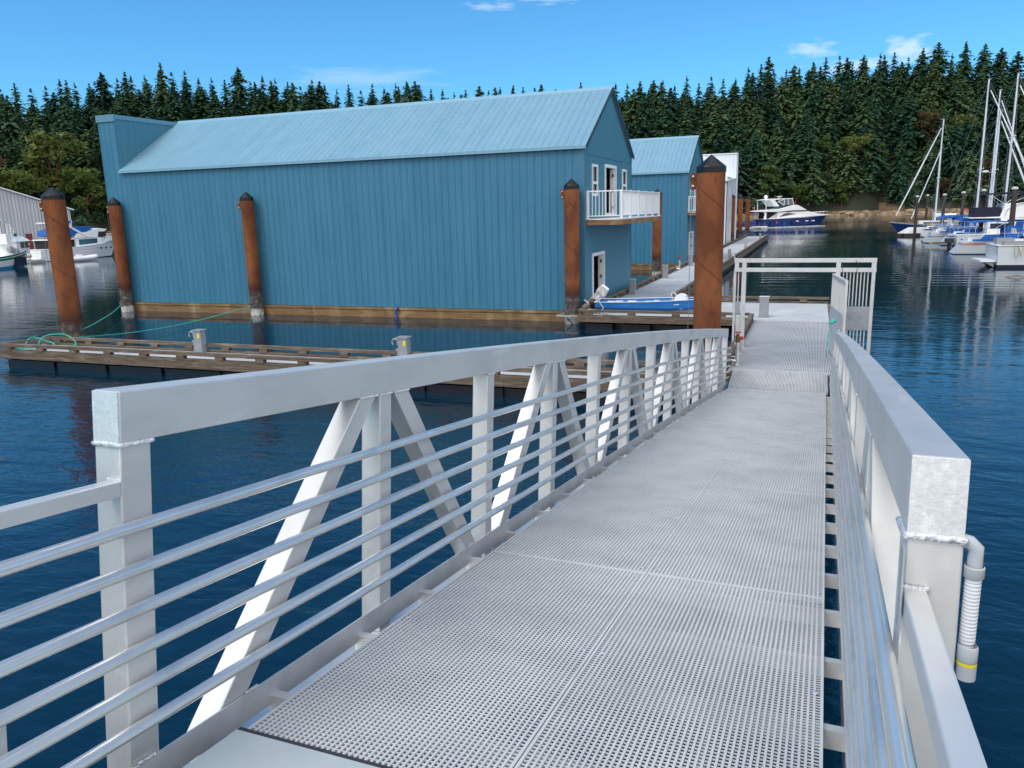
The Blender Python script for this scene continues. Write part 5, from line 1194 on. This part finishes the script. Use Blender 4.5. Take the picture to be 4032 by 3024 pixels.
# large flybridge cruiser
e = empty('motor_cruiser', (14.6, 84.6, 0), radians(0)); tag(e, 'large white flybridge cruiser with navy canvas and black canopy behind the moored sailboats', 'motorboat')
h, ring = hull(13, 4.0, 1.5, 2.2, 1.4, .1, .95, .93, .4, [(0, 0), (.12, 1), (.95, 2)], 2.2); h.build('hull', [navy, white, white], e, smooth=True); deckcap(ring).build('deck', white, e)
m = MB(); m.prism([(.9, 1.5), (9.5, 1.6), (8.2, 2.5), (.9, 2.5)], -1.7, 1.7); cb = m.build('cabin', white, e); wins(cb, [[(1.4, 1.75), (3.5, 1.75), (3.5, 2.35), (1.4, 2.35)], [(3.8, 1.75), (7.8, 1.75), (7.4, 2.35), (3.8, 2.35)]], 1.7)
m = MB(); m.prism([(-1.6, 2.50), (8.5, 2.50), (8.0, 2.6), (7.4, 3.5), (5, 3.75), (1.1, 3.75), (.8, 2.62), (-1.6, 2.58)], -1.75, 1.75); m.build('flybridge', white, e, bevel=.04)
m = MB(); m.prism([(-1.2, 2.60), (.78, 2.62), (.9, 3.45), (-1.2, 3.45)], -1.6, 1.6); m.build('canvas_enclosure', navy_dark, e)
m = MB(); m.prism([(-.5, 4.55), (4.6, 4.62), (4.8, 4.55), (4.6, 4.7), (2, 4.78), (-.3, 4.68)], -1.3, 1.3); bi = m.build('bimini', navy_dark, e)
m = MB()
for s in (-1, 1):
    for p, q in (((1.2, 3.7), (-.1, 4.6)), ((1.2, 3.7), (2.2, 4.6)), ((4.2, 3.7), (3.2, 4.6)), ((1.4, 3.7), (3.4, 4.6))): m.tube([(p[0], s*1.2, p[1]), (q[0], s*1.2, q[1])], .022, 5)
m.tube([(1.1, -1.8, 2.6), (1.3, -1.8, 3.3), (2.2, -1.8, 3.75), (3.4, -1.8, 3.85)], .05, 6); m.build('canopy_frame', white_metal, bi)
m = MB(); m.box(2.6, 4.2, -1.765, -1.752, 3.12, 3.24); m.build('name_board', mat('pale_lettering', (.42, .47, .55), .4), e)
# blue-covered boats and small craft filling the basin
def small(loc, lab, L=7, col=blue_canvas, top=2.1, hm=white, rz=0):
    e = empty('motorboat', (*loc, 0), rz); tag(e, lab, 'motorboat')
    h, ring = hull(L, 2.4, .9, 1.3, .9, .1, .9, .9, .3, [(0, 0), (.15, 1), (.9, 2)], 2); h.build('hull', [navy, hm, white], e, smooth=True); deckcap(ring).build('deck', white, e)
    m = MB(); m.prism([(.6, .95), (L*.7, 1.1), (L*.6, 1.5), (L*.45, top), (.9, top-.05)], -1.02, 1.02); m.build('cover', col, e, bevel=.05)
    m = MB(); m.box(1.0, L*.4, -1.035, 1.035, top-.75, top-.25); m.build('window', clear_pl, e)
small((15.2, 78.8), 'boat wrapped in bright blue canvas left of the largest dark timber pile', 6, top=2.35)
small((17.2, 77.0), 'grey-canopied boat at the right edge behind the largest timber pile', 6, mat('silver_canvas', (.42, .44, .47), .7), 2.5)
small((13.9, 101.8), 'low boat with tan canvas top between the dark timber piles', 7, mat('tan_canvas', (.45, .36, .26), .8), 2.75)
small((15.2, 104.5+6), 'boat under a dark blue cover behind the tan-topped boat', 8, blue_canvas, 2.6)
# inflatable/covered dinghy on its float
e = empty('covered_dinghy', (11.3, 109.0, 0), radians(185)); tag(e, 'white canvas-covered dinghy on a low float at the left end of the moorings', 'dinghy')
m = MB(); m.taper([(-1.7, -.9), (.9, -.9), (1.9, 0), (.9, .9), (-1.7, .9)], .35, [(-1.5, -.45), (.3, -.4), (.7, 0), (.3, .4), (-1.5, .45)], 1.05); m.build('cover', mat('white_canvas', (.62, .65, .68), .8, 0, (1.5, (.45, .48, .52), .45, .7)), e)
m = MB(); m.box(-2.6, 1.2, -1.2, 1.2, -.1, .32); m.build('float', wood_dark, e)
# marina walkway behind the boats
m = MB(); m.box(21, 22.6, 50, 125, .25, .5)
for y in (62, 76, 87, 101, 108): m.box(12.5, 21, y-.4, y+.4, .25, .45)
o = m.build('marina_float', wood_old_y); tag(o, 'grey timber walkway floats between the moored boats at the right', 'dock')
# timber piles with white caps
def tpile(x, y, H, lean, lab, r=.17, first=[None]):
    if first[0] is None:
        e = empty('timber_pile'); m = MB(); m.tube([(0, 0, -1), (.02, 0, 1.5), (0, .02, 3), (0, 0, 4.75)], [.19, .18, .165, .155], 12); m.build('shaft', wood_dark, e, smooth=True)
        m = MB(); m.lathe([(.20, 4.72), (.20, 4.86), (.02, 4.92)], 12); m.build('cap', mat('pile_cap_white', (.6, .6, .58), .6), e); first[0] = e
    else: e = copy_tree(first[0])
    e.location = (x, y, 0); e.scale = (r/.17, r/.17, H/4.85); e.rotation_euler = (0, lean, rnd.uniform(0, 6)); tag(e, lab, 'pile', 'dark timber piles with white caps')
tpile(11.15, 107.0, 4.75, 0, 'pale weathered timber pile farthest left, by the tilted solar panel', .16)
tpile(13.6, 119.0, 4.9, 0, 'thin dark timber pile behind the solar panels', .15)
tpile(13.7, 104.6, 4.85, .0, 'dark timber pile right of the orange lifebuoy', .19)
tpile(14.9, 100.0, 5.0, .0, 'dark timber pile between the tan canopy and the navy canvas', .18)
tpile(14.45, 85.9, 5.05, 0, 'dark timber pile in front of the navy canvas cruiser', .19)
tpile(14.95, 75.9, 5.05, 0, 'thickest dark timber pile, nearest at the right edge', .21)

# cruising navy yacht
e = empty('motor_yacht', (-10.1, 157.2, 0), radians(33)); tag(e, 'large navy and white flybridge motor yacht cruising past the end of the main dock', 'yacht')
h, ring = hull(14.3, 4.2, 1.55, 1.95, 1.5, 1.1, .92, .93, .4, [(0, 0), (.07, 1)], 2.0); h.build('hull', [white, navy], e, smooth=True)
deckcap(ring, -.01, over=.05).build('deck', white, e)
m = MB(); m.prism([(1.0, 1.58), (14.2, 1.98), (11.6, 2.25), (9.4, 2.75), (3.0, 2.75), (2.6, 2.2), (2.8, 1.6)], -1.75, 1.75); c1 = m.build('coachroof', white, e, bevel=.05)
m = MB(); m.prism([(3.2, 1.85), (6.8, 2.35), (5.2, 2.62), (4.3, 2.5)], -1.765, 1.765); m.build('salon_window', glass, c1)
m = MB(); m.prism([(6.2, 2.75), (9.6, 2.75), (9.1, 3.0), (6.0, 3.02)], -1.5, 1.5); m.build('windscreen', glass, c1)
m = MB(); m.prism([(-.9, 2.95), (-.2, 3.15), (3.4, 3.35), (6.2, 4.0), (7.0, 3.95), (8.9, 3.02), (6.0, 3.02), (3.0, 2.80), (0, 2.86)], -1.9, 1.9); fb = m.build('flybridge', white, e, bevel=.05)
m = MB(); m.prism([(.25, 5.02), (1.6, 5.22), (6.2, 5.22), (6.1, 5.08), (3.6, 5.05), (2.4, 4.95), (3.4, 3.8), (2.4, 3.8), (1.4, 4.9), (.5, 4.9)], -1.55, 1.55); m.build('hardtop', white, fb, bevel=.03)
m = MB(); m.prism([(3.0, 4.7), (4.2, 5.02), (6.0, 5.05), (6.3, 4.1), (4.4, 4.0)], -1.5, 1.5); fw = m.build('bridge_window', mat('tinted_glass', (.10, .12, .13), .1), fb)
m = MB()
for s in (-1, 1):
    for p, q in (((4.35, 4.0), (4.35, 5.0)), ((5.2, 4.05), (5.1, 5.05)), ((6.3, 4.1), (6.0, 5.05)), ((.7, 3.2), (.55, 4.92)), ((3.0, 4.7), (4.3, 5.03)), ((3.0, 4.7), (4.4, 3.98))): m.bar((p[0], s*1.52, p[1]), (q[0], s*1.52, q[1]), .05, .10)
m.build('window_frame', white, fw)
m = MB(); m.prism([(.8, 1.6), (2.6, 1.62), (2.7, 2.4), (2.3, 2.78), (.9, 2.8)], -1.4, 1.4); m.build('cockpit_shade_block', mat('painted_shade', (.012, .013, .016), .9), e)  # solid near-black block paints the shade of the open cockpit
m = MB(); m.prism([(.15, 1.3), (.7, 1.6), (.75, 2.85), (.2, 2.85), (.4, 2.2)], -1.7, -1.5); m.prism([(.15, 1.3), (.7, 1.6), (.75, 2.85), (.2, 2.85), (.4, 2.2)], 1.5, 1.7); m.build('aft_pillar', white, e)
m = MB(); m.box(-1.6, .9, -1.9, 1.9, .1, .28); m.build('swim_platform', white, e)
m = MB(); m.sphere((1.65, .4, 5.55), (.36, .36, .36), 12, 8); m.lathe([(.2, 0), (.15, .25)], 10, (1.65, .4, 5.2)); m.build('satellite_dome', white, fb, smooth=True)
m = MB(); m.box(3.7, 4.6, -.12, .12, 5.52, 5.62); m.tube([(4.1, 0, 5.2), (4.1, 0, 5.55)], .06, 6); m.build('radar_scanner', white, fb)
m = MB(); 
for x, y in ((.9, -1.4), (2.7, 1.4)): m.tube([(x, y, 5.1), (x, y, 6.7)], .02, 4)
m.tube([(3.3, 0, 5.2), (3.3, 0, 5.9)], .03, 4); m.build('aerial', wire_m, fb)
m = MB(); P = [(9.6, 1.35), (11.5, 1.05), (13.2, .55), (14.35, .0)]
for s in (-1, 1):
    for i, (x, y) in enumerate(P): m.tube([(x, s*y, 1.98), (x+.08, s*y, 2.6)], .022, 4)
    m.tube([(9.6, s*1.35, 2.45), (11.5, s*1.05, 2.55), (13.2, s*.55, 2.62), (14.45, 0, 2.66)], .03, 5)
m.build('bow_rail', white_metal, e)
for x in (6.6, 8.6, 9.9): m = MB(); m.box(x, x+.55, -2.12, -1.9, .95, 1.12); m.build('hull_window', white_metal, e)
for x, c_ in ((1.5, navy_dark), (5.9, navy_dark), (4.1, blue_canvas), (2.6, orange_p)):
    y = -2.2; m = MB(); m.tube([(x, y, .3 if c_ != orange_p else .75), (x, y, .95 if c_ != orange_p else 1.0)], .16, 8); m.tube([(x, y, .95), (x, -2.05, 1.6)], .015, 4); m.build('fender', c_, e)
m = MB(); m.tube([(-.75, 0, 2.98), (-.85, 0, 3.9)], .02, 5); m.build('flag_staff', white_metal, e)
m = MB(); m.add([(-.83, 0, 3.85), (-.80, 0, 3.5), (-1.2, .03, 3.42), (-1.25, .03, 3.75), (-.83, .01, 3.85), (-.80, .01, 3.5), (-1.2, .04, 3.42), (-1.25, .04, 3.75)], [(0, 1, 2, 3), (7, 6, 5, 4)]); m.build('flag', red_paint, e)
# its tender
t_ = empty('tender_boat', (-12.9, 155.6, 0), radians(33)); tag(t_, 'small blue tender carried low behind the stern of the cruising yacht', 'boat')
h, ring = hull(3.6, 1.6, .85, 1.05, .5, .1, .85, .9, .1, [(0, 0), (.2, 1)], 2); h.build('hull', [white, navy], t_, smooth=True); m = MB(); m.prism([(.2, .85), (3.3, 1.0), (2.2, 1.35), (.8, 1.3)], -.6, .6); m.build('cover', navy, t_)
m = MB(); wr = random.Random(2)
for i in range(150):
    x = wr.uniform(-9, 12.5); sp = .25+max(0, -x)*.09; y = -2.15+wr.gauss(0, sp) if x > 0 else wr.gauss(0, .6+sp); s = wr.uniform(.15, .6)
    m.plan([(x-s*1.6, y), (x, y-s*.3), (x+s*1.6, y), (x, y+s*.3)], .004, .05)
o = m.build('wake', foam_m); o.location = (-10.1, 157.2, 0); o.rotation_euler = (0, 0, radians(33)); tag(o, kind='stuff')

# left side: trawler-style boat with green bulwark
e = empty('fishing_boat', (-73.1, 50.96, 0), radians(112)); tag(e, 'white fishing boat with green bulwark and blue bottom at the left edge', 'fishing boat')
h, ring = hull(10.4, 3.2, 1.15, 1.85, 1.3, .1, .85, .82, .3, [(0, 0), (.20, 1), (.64, 2), (.97, 1)], 1.9); h.build('hull', [blue_paint, white, green_paint], e, smooth=True); deckcap(ring, -.25, over=-.05).build('deck', white, e)
m = MB(); m.taper([(6.6, -1.05), (9.45, -.62), (9.45, .62), (6.6, 1.05)], 1.2, [(6.6, -1.0), (9.3, -.58), (9.3, .58), (6.6, 1.0)], 2.5); cb = m.build('wheelhouse', white, e)
m = MB(); m.taper([(6.4, -1.12), (9.75, -.68), (9.75, .68), (6.4, 1.12)], 2.5, [(6.9, -.7), (8.9, -.35), (8.9, .35), (6.9, .7)], 3.0); m.build('wheelhouse_roof', white, cb)
for x, y in ((7.5, .92), (8.55, .77)): m = MB(); m.hexa([(x, -y-.03, 1.85), (x+.75, -y+.08, 1.85), (x+.75, -y+.2, 1.85), (x, -y+.1, 1.85), (x, -y-.02, 2.4), (x+.75, -y+.09, 2.4), (x+.75, -y+.2, 2.4), (x, -y+.1, 2.4)]); m.build('window', glass, cb)
m = MB(); m.box(9.3, 9.46, -.45, .45, 1.85, 2.35); m.build('window', glass, cb)
m = MB(); m.box(6.9, 7.75, -.5, .5, 2.85, 3.3); m.build('flybridge_screen', green_paint, e); m = MB(); m.box(5.6, 6.9, -.7, .7, 2.3, 3.3); m.build('upper_cabin', white, e)
m = MB()
for y in (-.9, -.5): m.tube([(6.2, y, 1.3), (6.2, y, 4.2), (5.5, y, 4.7)], .03, 5)
for k in range(9): m.tube([(6.2, -.9, 2.4+k*.22), (6.2, -.5, 2.4+k*.22)], .018, 4)
m.tube([(8.1, 0, 2.9), (8.1, 0, 3.8)], .04, 5); m.box(7.75, 8.45, -.08, .08, 3.8, 3.88); m.tube([(6.0, 0, 3.3), (6.0, 0, 5.6)], .03, 5); m.build('mast_gear', white, e)
m = MB(); m.box(5.2, 6.9, -1.58, -1.40, .15, 1.0); m.build('side_fender_board', navy_dark, e)
m = MB()
for x in (7.1, 7.45, 7.8): m.bar((x, -1.42, .35), (x+.2, -1.46, 1.2), .05, .04)
m.build('trim_bars', alu, e)
m = MB(); m.sphere((6.0, -1.2, 1.5), (.5, .3, .45)); m.sphere((5.3, -1.1, 1.8), (.45, .3, .4)); m.build('deck_gear', mat('gear_grey', (.25, .25, .27), .8, 0, (6, (.5, .5, .52), .5, .6)), e)
# white motor yacht with blue canopy
e = empty('motor_yacht', (-82.4, 64.9, 0), radians(90)); tag(e, 'white motor yacht with royal blue canopy and swept arch, left of the blue boathouse', 'yacht')
h, ring = hull(12.2, 3.6, 1.3, 2.0, 1.2, .0, .95, .9, .3, [(0, 0), (.06, 1), (.72, 2), (.74, 1)], 2.1); h.build('hull', [navy_dark, white, hull_grey], e, smooth=True); deckcap(ring, -.02, over=.05).build('deck', white, e)
m = MB(); m.box(-.9, 0, -1.6, 1.6, .22, .36); m.build('swim_platform', white, e)
m = MB(); m.prism([(4.9, 1.35), (8.6, 1.6), (8.6, 2.4), (4.9, 2.35)], -1.5, 1.5); cb = m.build('cabin', white, e, bevel=.03); m = MB(); m.prism([(5.3, 1.62), (7.9, 1.75), (7.9, 2.33), (5.3, 2.28)], -1.515, 1.515); m.build('window', glass_blue, cb)
m = MB(); m.prism([(4.8, 2.36), (8.9, 2.42), (9.8, 1.9), (8.6, 1.6), (8.5, 2.35)], -1.3, 1.3); m.prism([(4.9, 2.4), (8.2, 2.45), (9.6, 3.35), (8.3, 3.5), (6.6, 3.1), (5.2, 2.95)], -1.45, 1.45); wh = m.build('pilothouse', white, e, bevel=.03)
m = MB(); m.prism([(8.1, 2.52), (9.3, 2.5), (9.4, 3.1), (8.25, 3.1)], -1.465, 1.465); m.build('window', glass, wh)
m = MB(); m.prism([(9.5, 1.9), (12.0, 2.0), (11.5, 2.35), (9.5, 2.6)], -1.0, 1.0); m.build('foredeck', white, e)
m = MB(); m.box(1.6, 4.85, -1.45, 1.45, 2.30, 2.42); m.build('cockpit_roof', white, e); m = MB(); m.box(1.8, 4.8, -1.3, 1.3, 1.32, 2.29); m.build('cockpit_shade_box', mat('painted_shade', (.012, .013, .016), .9), e)  # near-black box stands in for the shade under the cockpit roof
m = MB(); m.box(3.3, 3.45, -1.5, -1.4, 1.3, 2.3); m.build('cockpit_post', teak, e)
m = MB(); m.prism([(2.2, 2.8), (2.4, 3.35), (4.4, 3.75), (7.0, 3.75), (7.9, 3.6), (6.2, 3.05), (4.8, 2.78), (3.4, 2.66)], -1.35, 1.35); m.build('canopy', blue_canvas, e, bevel=.05)
m = MB(); m.prism([(4.4, 4.3), (5.5, 4.45), (5.9, 4.25), (5.2, 4.15)], -.6, .6); m.build('upper_canvas', blue_canvas, e)
m = MB()
for s in (-1, 1): m.tube([(2.3, s*1.2, 4.22), (3.4, s*1.25, 4.25), (4.1, s*1.3, 3.95), (6.6, s*1.45, 2.55)], [.09, .10, .12, .14], 8)
m.bar((2.6, -1.2, 4.22), (2.6, 1.2, 4.22), .3, .1); m.build('radar_arch', white, e, smooth=True)
m = MB(); m.tube([(2.8, 0, 4.2), (2.8, 0, 4.6)], .02, 5); m.tube([(5.0, -.9, 3.7), (5.2, -.9, 4.5)], .03, 5); m.build('aerial', white_metal, e)
m = MB(); 
for s in (-1, 1):
    m.tube([(8.8, s*1.6, 2.45), (10.4, s*1.2, 2.6), (12.0, s*.3, 2.75)], .025, 5)
    for x, y in ((8.8, 1.6), (9.6, 1.4), (10.4, 1.2), (11.2, .8), (12.0, .3)): m.tube([(x, s*y, 1.75), (x, s*y, 2.5+(x-8.8)*.08)], .018, 4)
m.build('bow_rail', white_metal, e)
for x in (8.2, 9.0, 9.8): m = MB(); m.tube([(x, -1.72+(x-8)*.12, 1.15), (x, -1.60+(x-8)*.12, 1.15)], .10, 8); m.build('porthole', navy_dark, e)
# inflatable dinghy
e = empty('inflatable_dinghy', (-77.2, 66.0, 0), radians(88)); tag(e, 'white inflatable dinghy with outboard floating beside the blue-canopied yacht', 'dinghy')
m = MB()
for s in (-1, 1): m.tube([(-.6, s*.62, .26), (1.8, s*.62, .28), (2.6, s*.4, .36), (2.95, 0, .42)], [.21, .23, .22, .2], 10)
m.build('tubes', white, e, smooth=True); m = MB(); m.box(-.3, 2.4, -.5, .5, .08, .16); m.build('floor', mat('grey_canvas', (.25, .27, .29), .8), e)
m = MB(); m.box(-.85, -.35, -.17, .17, .5, .95); m.box(-.75, -.5, -.06, .06, -.2, .5); m.build('outboard_motor', dull_black, e, bevel=.03)
m = MB(); m.box(.5, 1.0, -.25, .25, .3, .72); m.build('console', white, e)
# log float and red post by the grey shed
e = empty('log_float', (-86, 63.6, 0)); tag(e, 'low float piled with driftwood logs between the fishing boat and the grey shed', 'float')
m = MB(); m.box(-7, 6.3, -.9, .9, .02, .30); m.build('float', mat('pale_float', (.33, .33, .32), .8), e)
for i in range(9): m = MB(); a = rnd.uniform(-.4, .4); x = rnd.uniform(2.0, 5.2); y = rnd.uniform(-.5, .5); L_ = rnd.uniform(1.2, 2.4); z = .42+rnd.uniform(0, .35); m.tube([(x-L_/2*cos(a), y-L_/2*sin(a), z), (x+L_/2*cos(a), y+L_/2*sin(a), z+rnd.uniform(-.1, .1))], rnd.uniform(.09, .16), 8); m.build('log', log_m, e)
m = MB(); m.box(-.35, .35, -.2, .2, -.5, 3.06); o = m.build('red_post', mat('red_oxide', (.20, .03, .022), .8, 0, (2, (.10, .03, .025), .45, .7)), None, bevel=.03); o.location = (-89.0, 70.3, 0); o.rotation_euler = (0, 0, radians(50)); tag(o, 'dark red square post standing in front of the grey corrugated shed', 'post')
m = MB(); m.sphere((0, 0, 2.0), .16); m.tube([(0, 0, -1), (0, 0, 2)], .08, 8); o = m.build('white_post', white); o.location = (-81.6, 64.2, 0); tag(o, 'thin white round-topped post just left of the large left pile', 'post')

# blue skiff lying on the cross dock
e = empty('skiff', (-7.55, 29.05, DZ+.05), radians(2)); e.scale = (1, 1, .62); tag(e, 'bright blue open skiff with white gunwale lying on the cross dock', 'skiff')
def skiff_hull():
    m = MB(); n = 18; L = 4.3; sec = []
    for i in range(n+1):
        t = i/n; hw = .66*(.86+.14*sin(min(1, t/.4)*pi/2)) if t < .4 else .66*(1-((t-.4)/.6)**2.1)
        hw = max(.012, hw); ks = .10+.34*max(0, t-.55)**1.5*1.2; top = .56+.24*t**1.6
        if t > .97: ks = max(ks, .3)
        x = t*L
        sec.append([(x-.0, 0, .0+ks-.10), (x, hw*.62, ks-.04), (x-.0, hw*.90, ks+.16*(1-t*.2)), (x, hw*.91+.012, ks+.175*(1-t*.2)), (x+.10*t, hw, top)])
    k = 5
    for s in sec:
        for sg in (1, -1): m.v += [(x, sg*y, z) for x, y, z in s]
    for i in range(n):
        for g in (0, 1):
            for j in range(k-1):
                a = i*2*k+g*k+j; c = a+2*k; m.f.append((a, c, c+1, a+1) if g else (a+1, c+1, c, a)); m.mi.append(1 if j == 2 else 0)
    for j in range(k-1): m.f.append((j, j+1, k+j+1, k+j)); m.mi.append(0)
    return m, sec
sh, sec = skiff_hull(); sh.build('hull', [skiff_blue, mat('pale_blue_strake', (.12, .36, .68), .4)], e)
m = MB()
for i in range(len(sec)-1):
    for sg in (1, -1):
        a = Vector((sec[i][4][0], sg*sec[i][4][1], sec[i][4][2]+.012)); b_ = Vector((sec[i+1][4][0], sg*sec[i+1][4][1], sec[i+1][4][2]+.012)); m.bar(a, b_, .04, .03)
m.bar((0, -.57, .57), (0, .57, .57), .05, .04); m.build('gunwale', white, e)
m = MB(); 
for x in (.6, 1.7, 2.8): m.box(x, x+.28, -.52, .52, .44, .47)
m.box(.05, 3.2, -.38, .38, .18, .20); m.build('thwart', white, e)
m = MB(); m.box(1.25, 1.55, -.63, -.5, .60, .67); m.box(2.2, 2.4, -.65, -.55, .65, .72); m.box(.5, .75, -.62, -.52, .59, .64); m.build('oarlock', white_metal, e)
m = MB(); m.tube([(3.10, -.15, .80), (3.10, .25, .80)], .20, 16); m.box(2.85, 3.35, -.16, .26, .62, .72); m.build('white_bucket', white_vinyl, e)
m = MB(); m.tube([(2.78, 0, .62), (2.74, 0, 1.0), (2.80, 0, 1.1), (2.90, 0, 1.0), (2.92, 0, .8)], .02, 6); m.tube([(2.74, .2, .62), (2.70, .2, 1.0), (2.76, .2, 1.08), (2.86, .2, .95)], .02, 6); m.build('tubular_frame', alu_tube, e)
# tilted outboard
ob = empty('outboard_motor', (-7.60, 29.02, DZ+.50), radians(4)); ob.scale = (.9, .9, .9); tag(ob, 'tilted grey and white outboard motor on the stern of the blue skiff', 'outboard motor')
T = Matrix.Rotation(radians(38), 4, 'Y')
def tilt(m): m.v = [tuple(T @ Vector(p)) for p in m.v]
m = MB(); m.taper([(-.20, -.15), (.26, -.15), (.26, .15), (-.20, .15)], .22, [(-.17, -.12), (.22, -.12), (.22, .12), (-.17, .12)], .55); tilt(m); m.build('cowling', mat('cowl_grey', (.42, .43, .42), .4, 0, (6, (.6, .6, .6), .5, .6)), ob, bevel=.05)
m = MB(); m.taper([(-.17, -.12), (.22, -.12), (.22, .12), (-.17, .12)], .551, [(-.13, -.10), (.18, -.10), (.18, .10), (-.13, .10)], .62); tilt(m); m.build('cowling_top', white, ob, bevel=.02)
m = MB(); m.taper([(-.20, -.06), (.05, -.06), (.05, .06), (-.20, .06)], -.42, [(-.16, -.09), (.10, -.09), (.10, .09), (-.16, .09)], .22); tilt(m); m.build('leg', mat('cowl_grey', (.42, .43, .42), .4), ob)
m = MB(); m.box(-.36, .08, -.13, .13, -.40, -.375); m.taper([(-.28, -.045), (.06, -.045), (.06, .045), (-.28, .045)], -.66, [(-.2, -.045), (.05, -.045), (.05, .045), (-.2, .045)], -.42); tilt(m); m.build('lower_unit', mat('cowl_grey', (.42, .43, .42), .4), ob)
m = MB()
for a in (0, 2.09, 4.19): m.bar((-.31, 0, -.55), (-.31-.02, .12*cos(a), -.55+.12*sin(a)), .07, .012, (1, 0, 0))
tilt(m); m.build('propeller', dull_black, ob)
m = MB(); m.sphere((0, 0, 0), (.15, .15, .13), 12, 8); o = m.build('fuel_bulb', mat('dark_red_black', (.10, .01, .015), .5, 0, (4, (.03, .03, .035), .5, .6)), None, smooth=True); o.location = (-7.68, 28.75, DZ+.37); tag(o, 'dark red and black round float hanging by the skiff outboard', 'float')
m = MB(); m.bar((-7.75, 28.3, .60), (-6.9, 28.1, .56), .16, .025); m.bar((-7.6, 28.5, .56), (-7.0, 28.0, .59), .12, .02); o = m.build('loose_boards', mat('pale_board', (.45, .36, .26), .8)); tag(o, 'loose pale boards under the stern of the blue skiff', 'boards')
rope('skiff_rope', [(-7.4, 28.47, 1.1), (-7.25, 28.2, .85), (-7.05, 27.9, .72), (-6.98, 27.45, .71), (-6.98, 27.3, .45)], .01, mat('white_rope', (.6, .6, .58), .8), 'thin white rope from the skiff stern over the dock rail')
m = MB(); m.bar((0, 0, 0), (.55, .05, .10), .07, .05); m.bar((.5, .05, .10), (1.15, -.05, -.03), .07, .05)
o = m.build('driftwood', log_m); o.location = (9.9, 50.2, 0); o.rotation_euler = (0, 0, radians(-25)); tag(o, 'thin drifting branch on the water below the nearest white cruiser', 'driftwood')
o = MB(); o.tube([(-5.35, 58.9, .72), (-5.25, 58.6, .5), (-5.22, 58.7, .15)], .06, 8); o = o.build('dock_fender', white); tag(o, 'small white fender hanging on the right edge of the main dock', 'fender')
for o in list(bpy.data.objects):
    if o.get('_w') is not None: del o['_w']
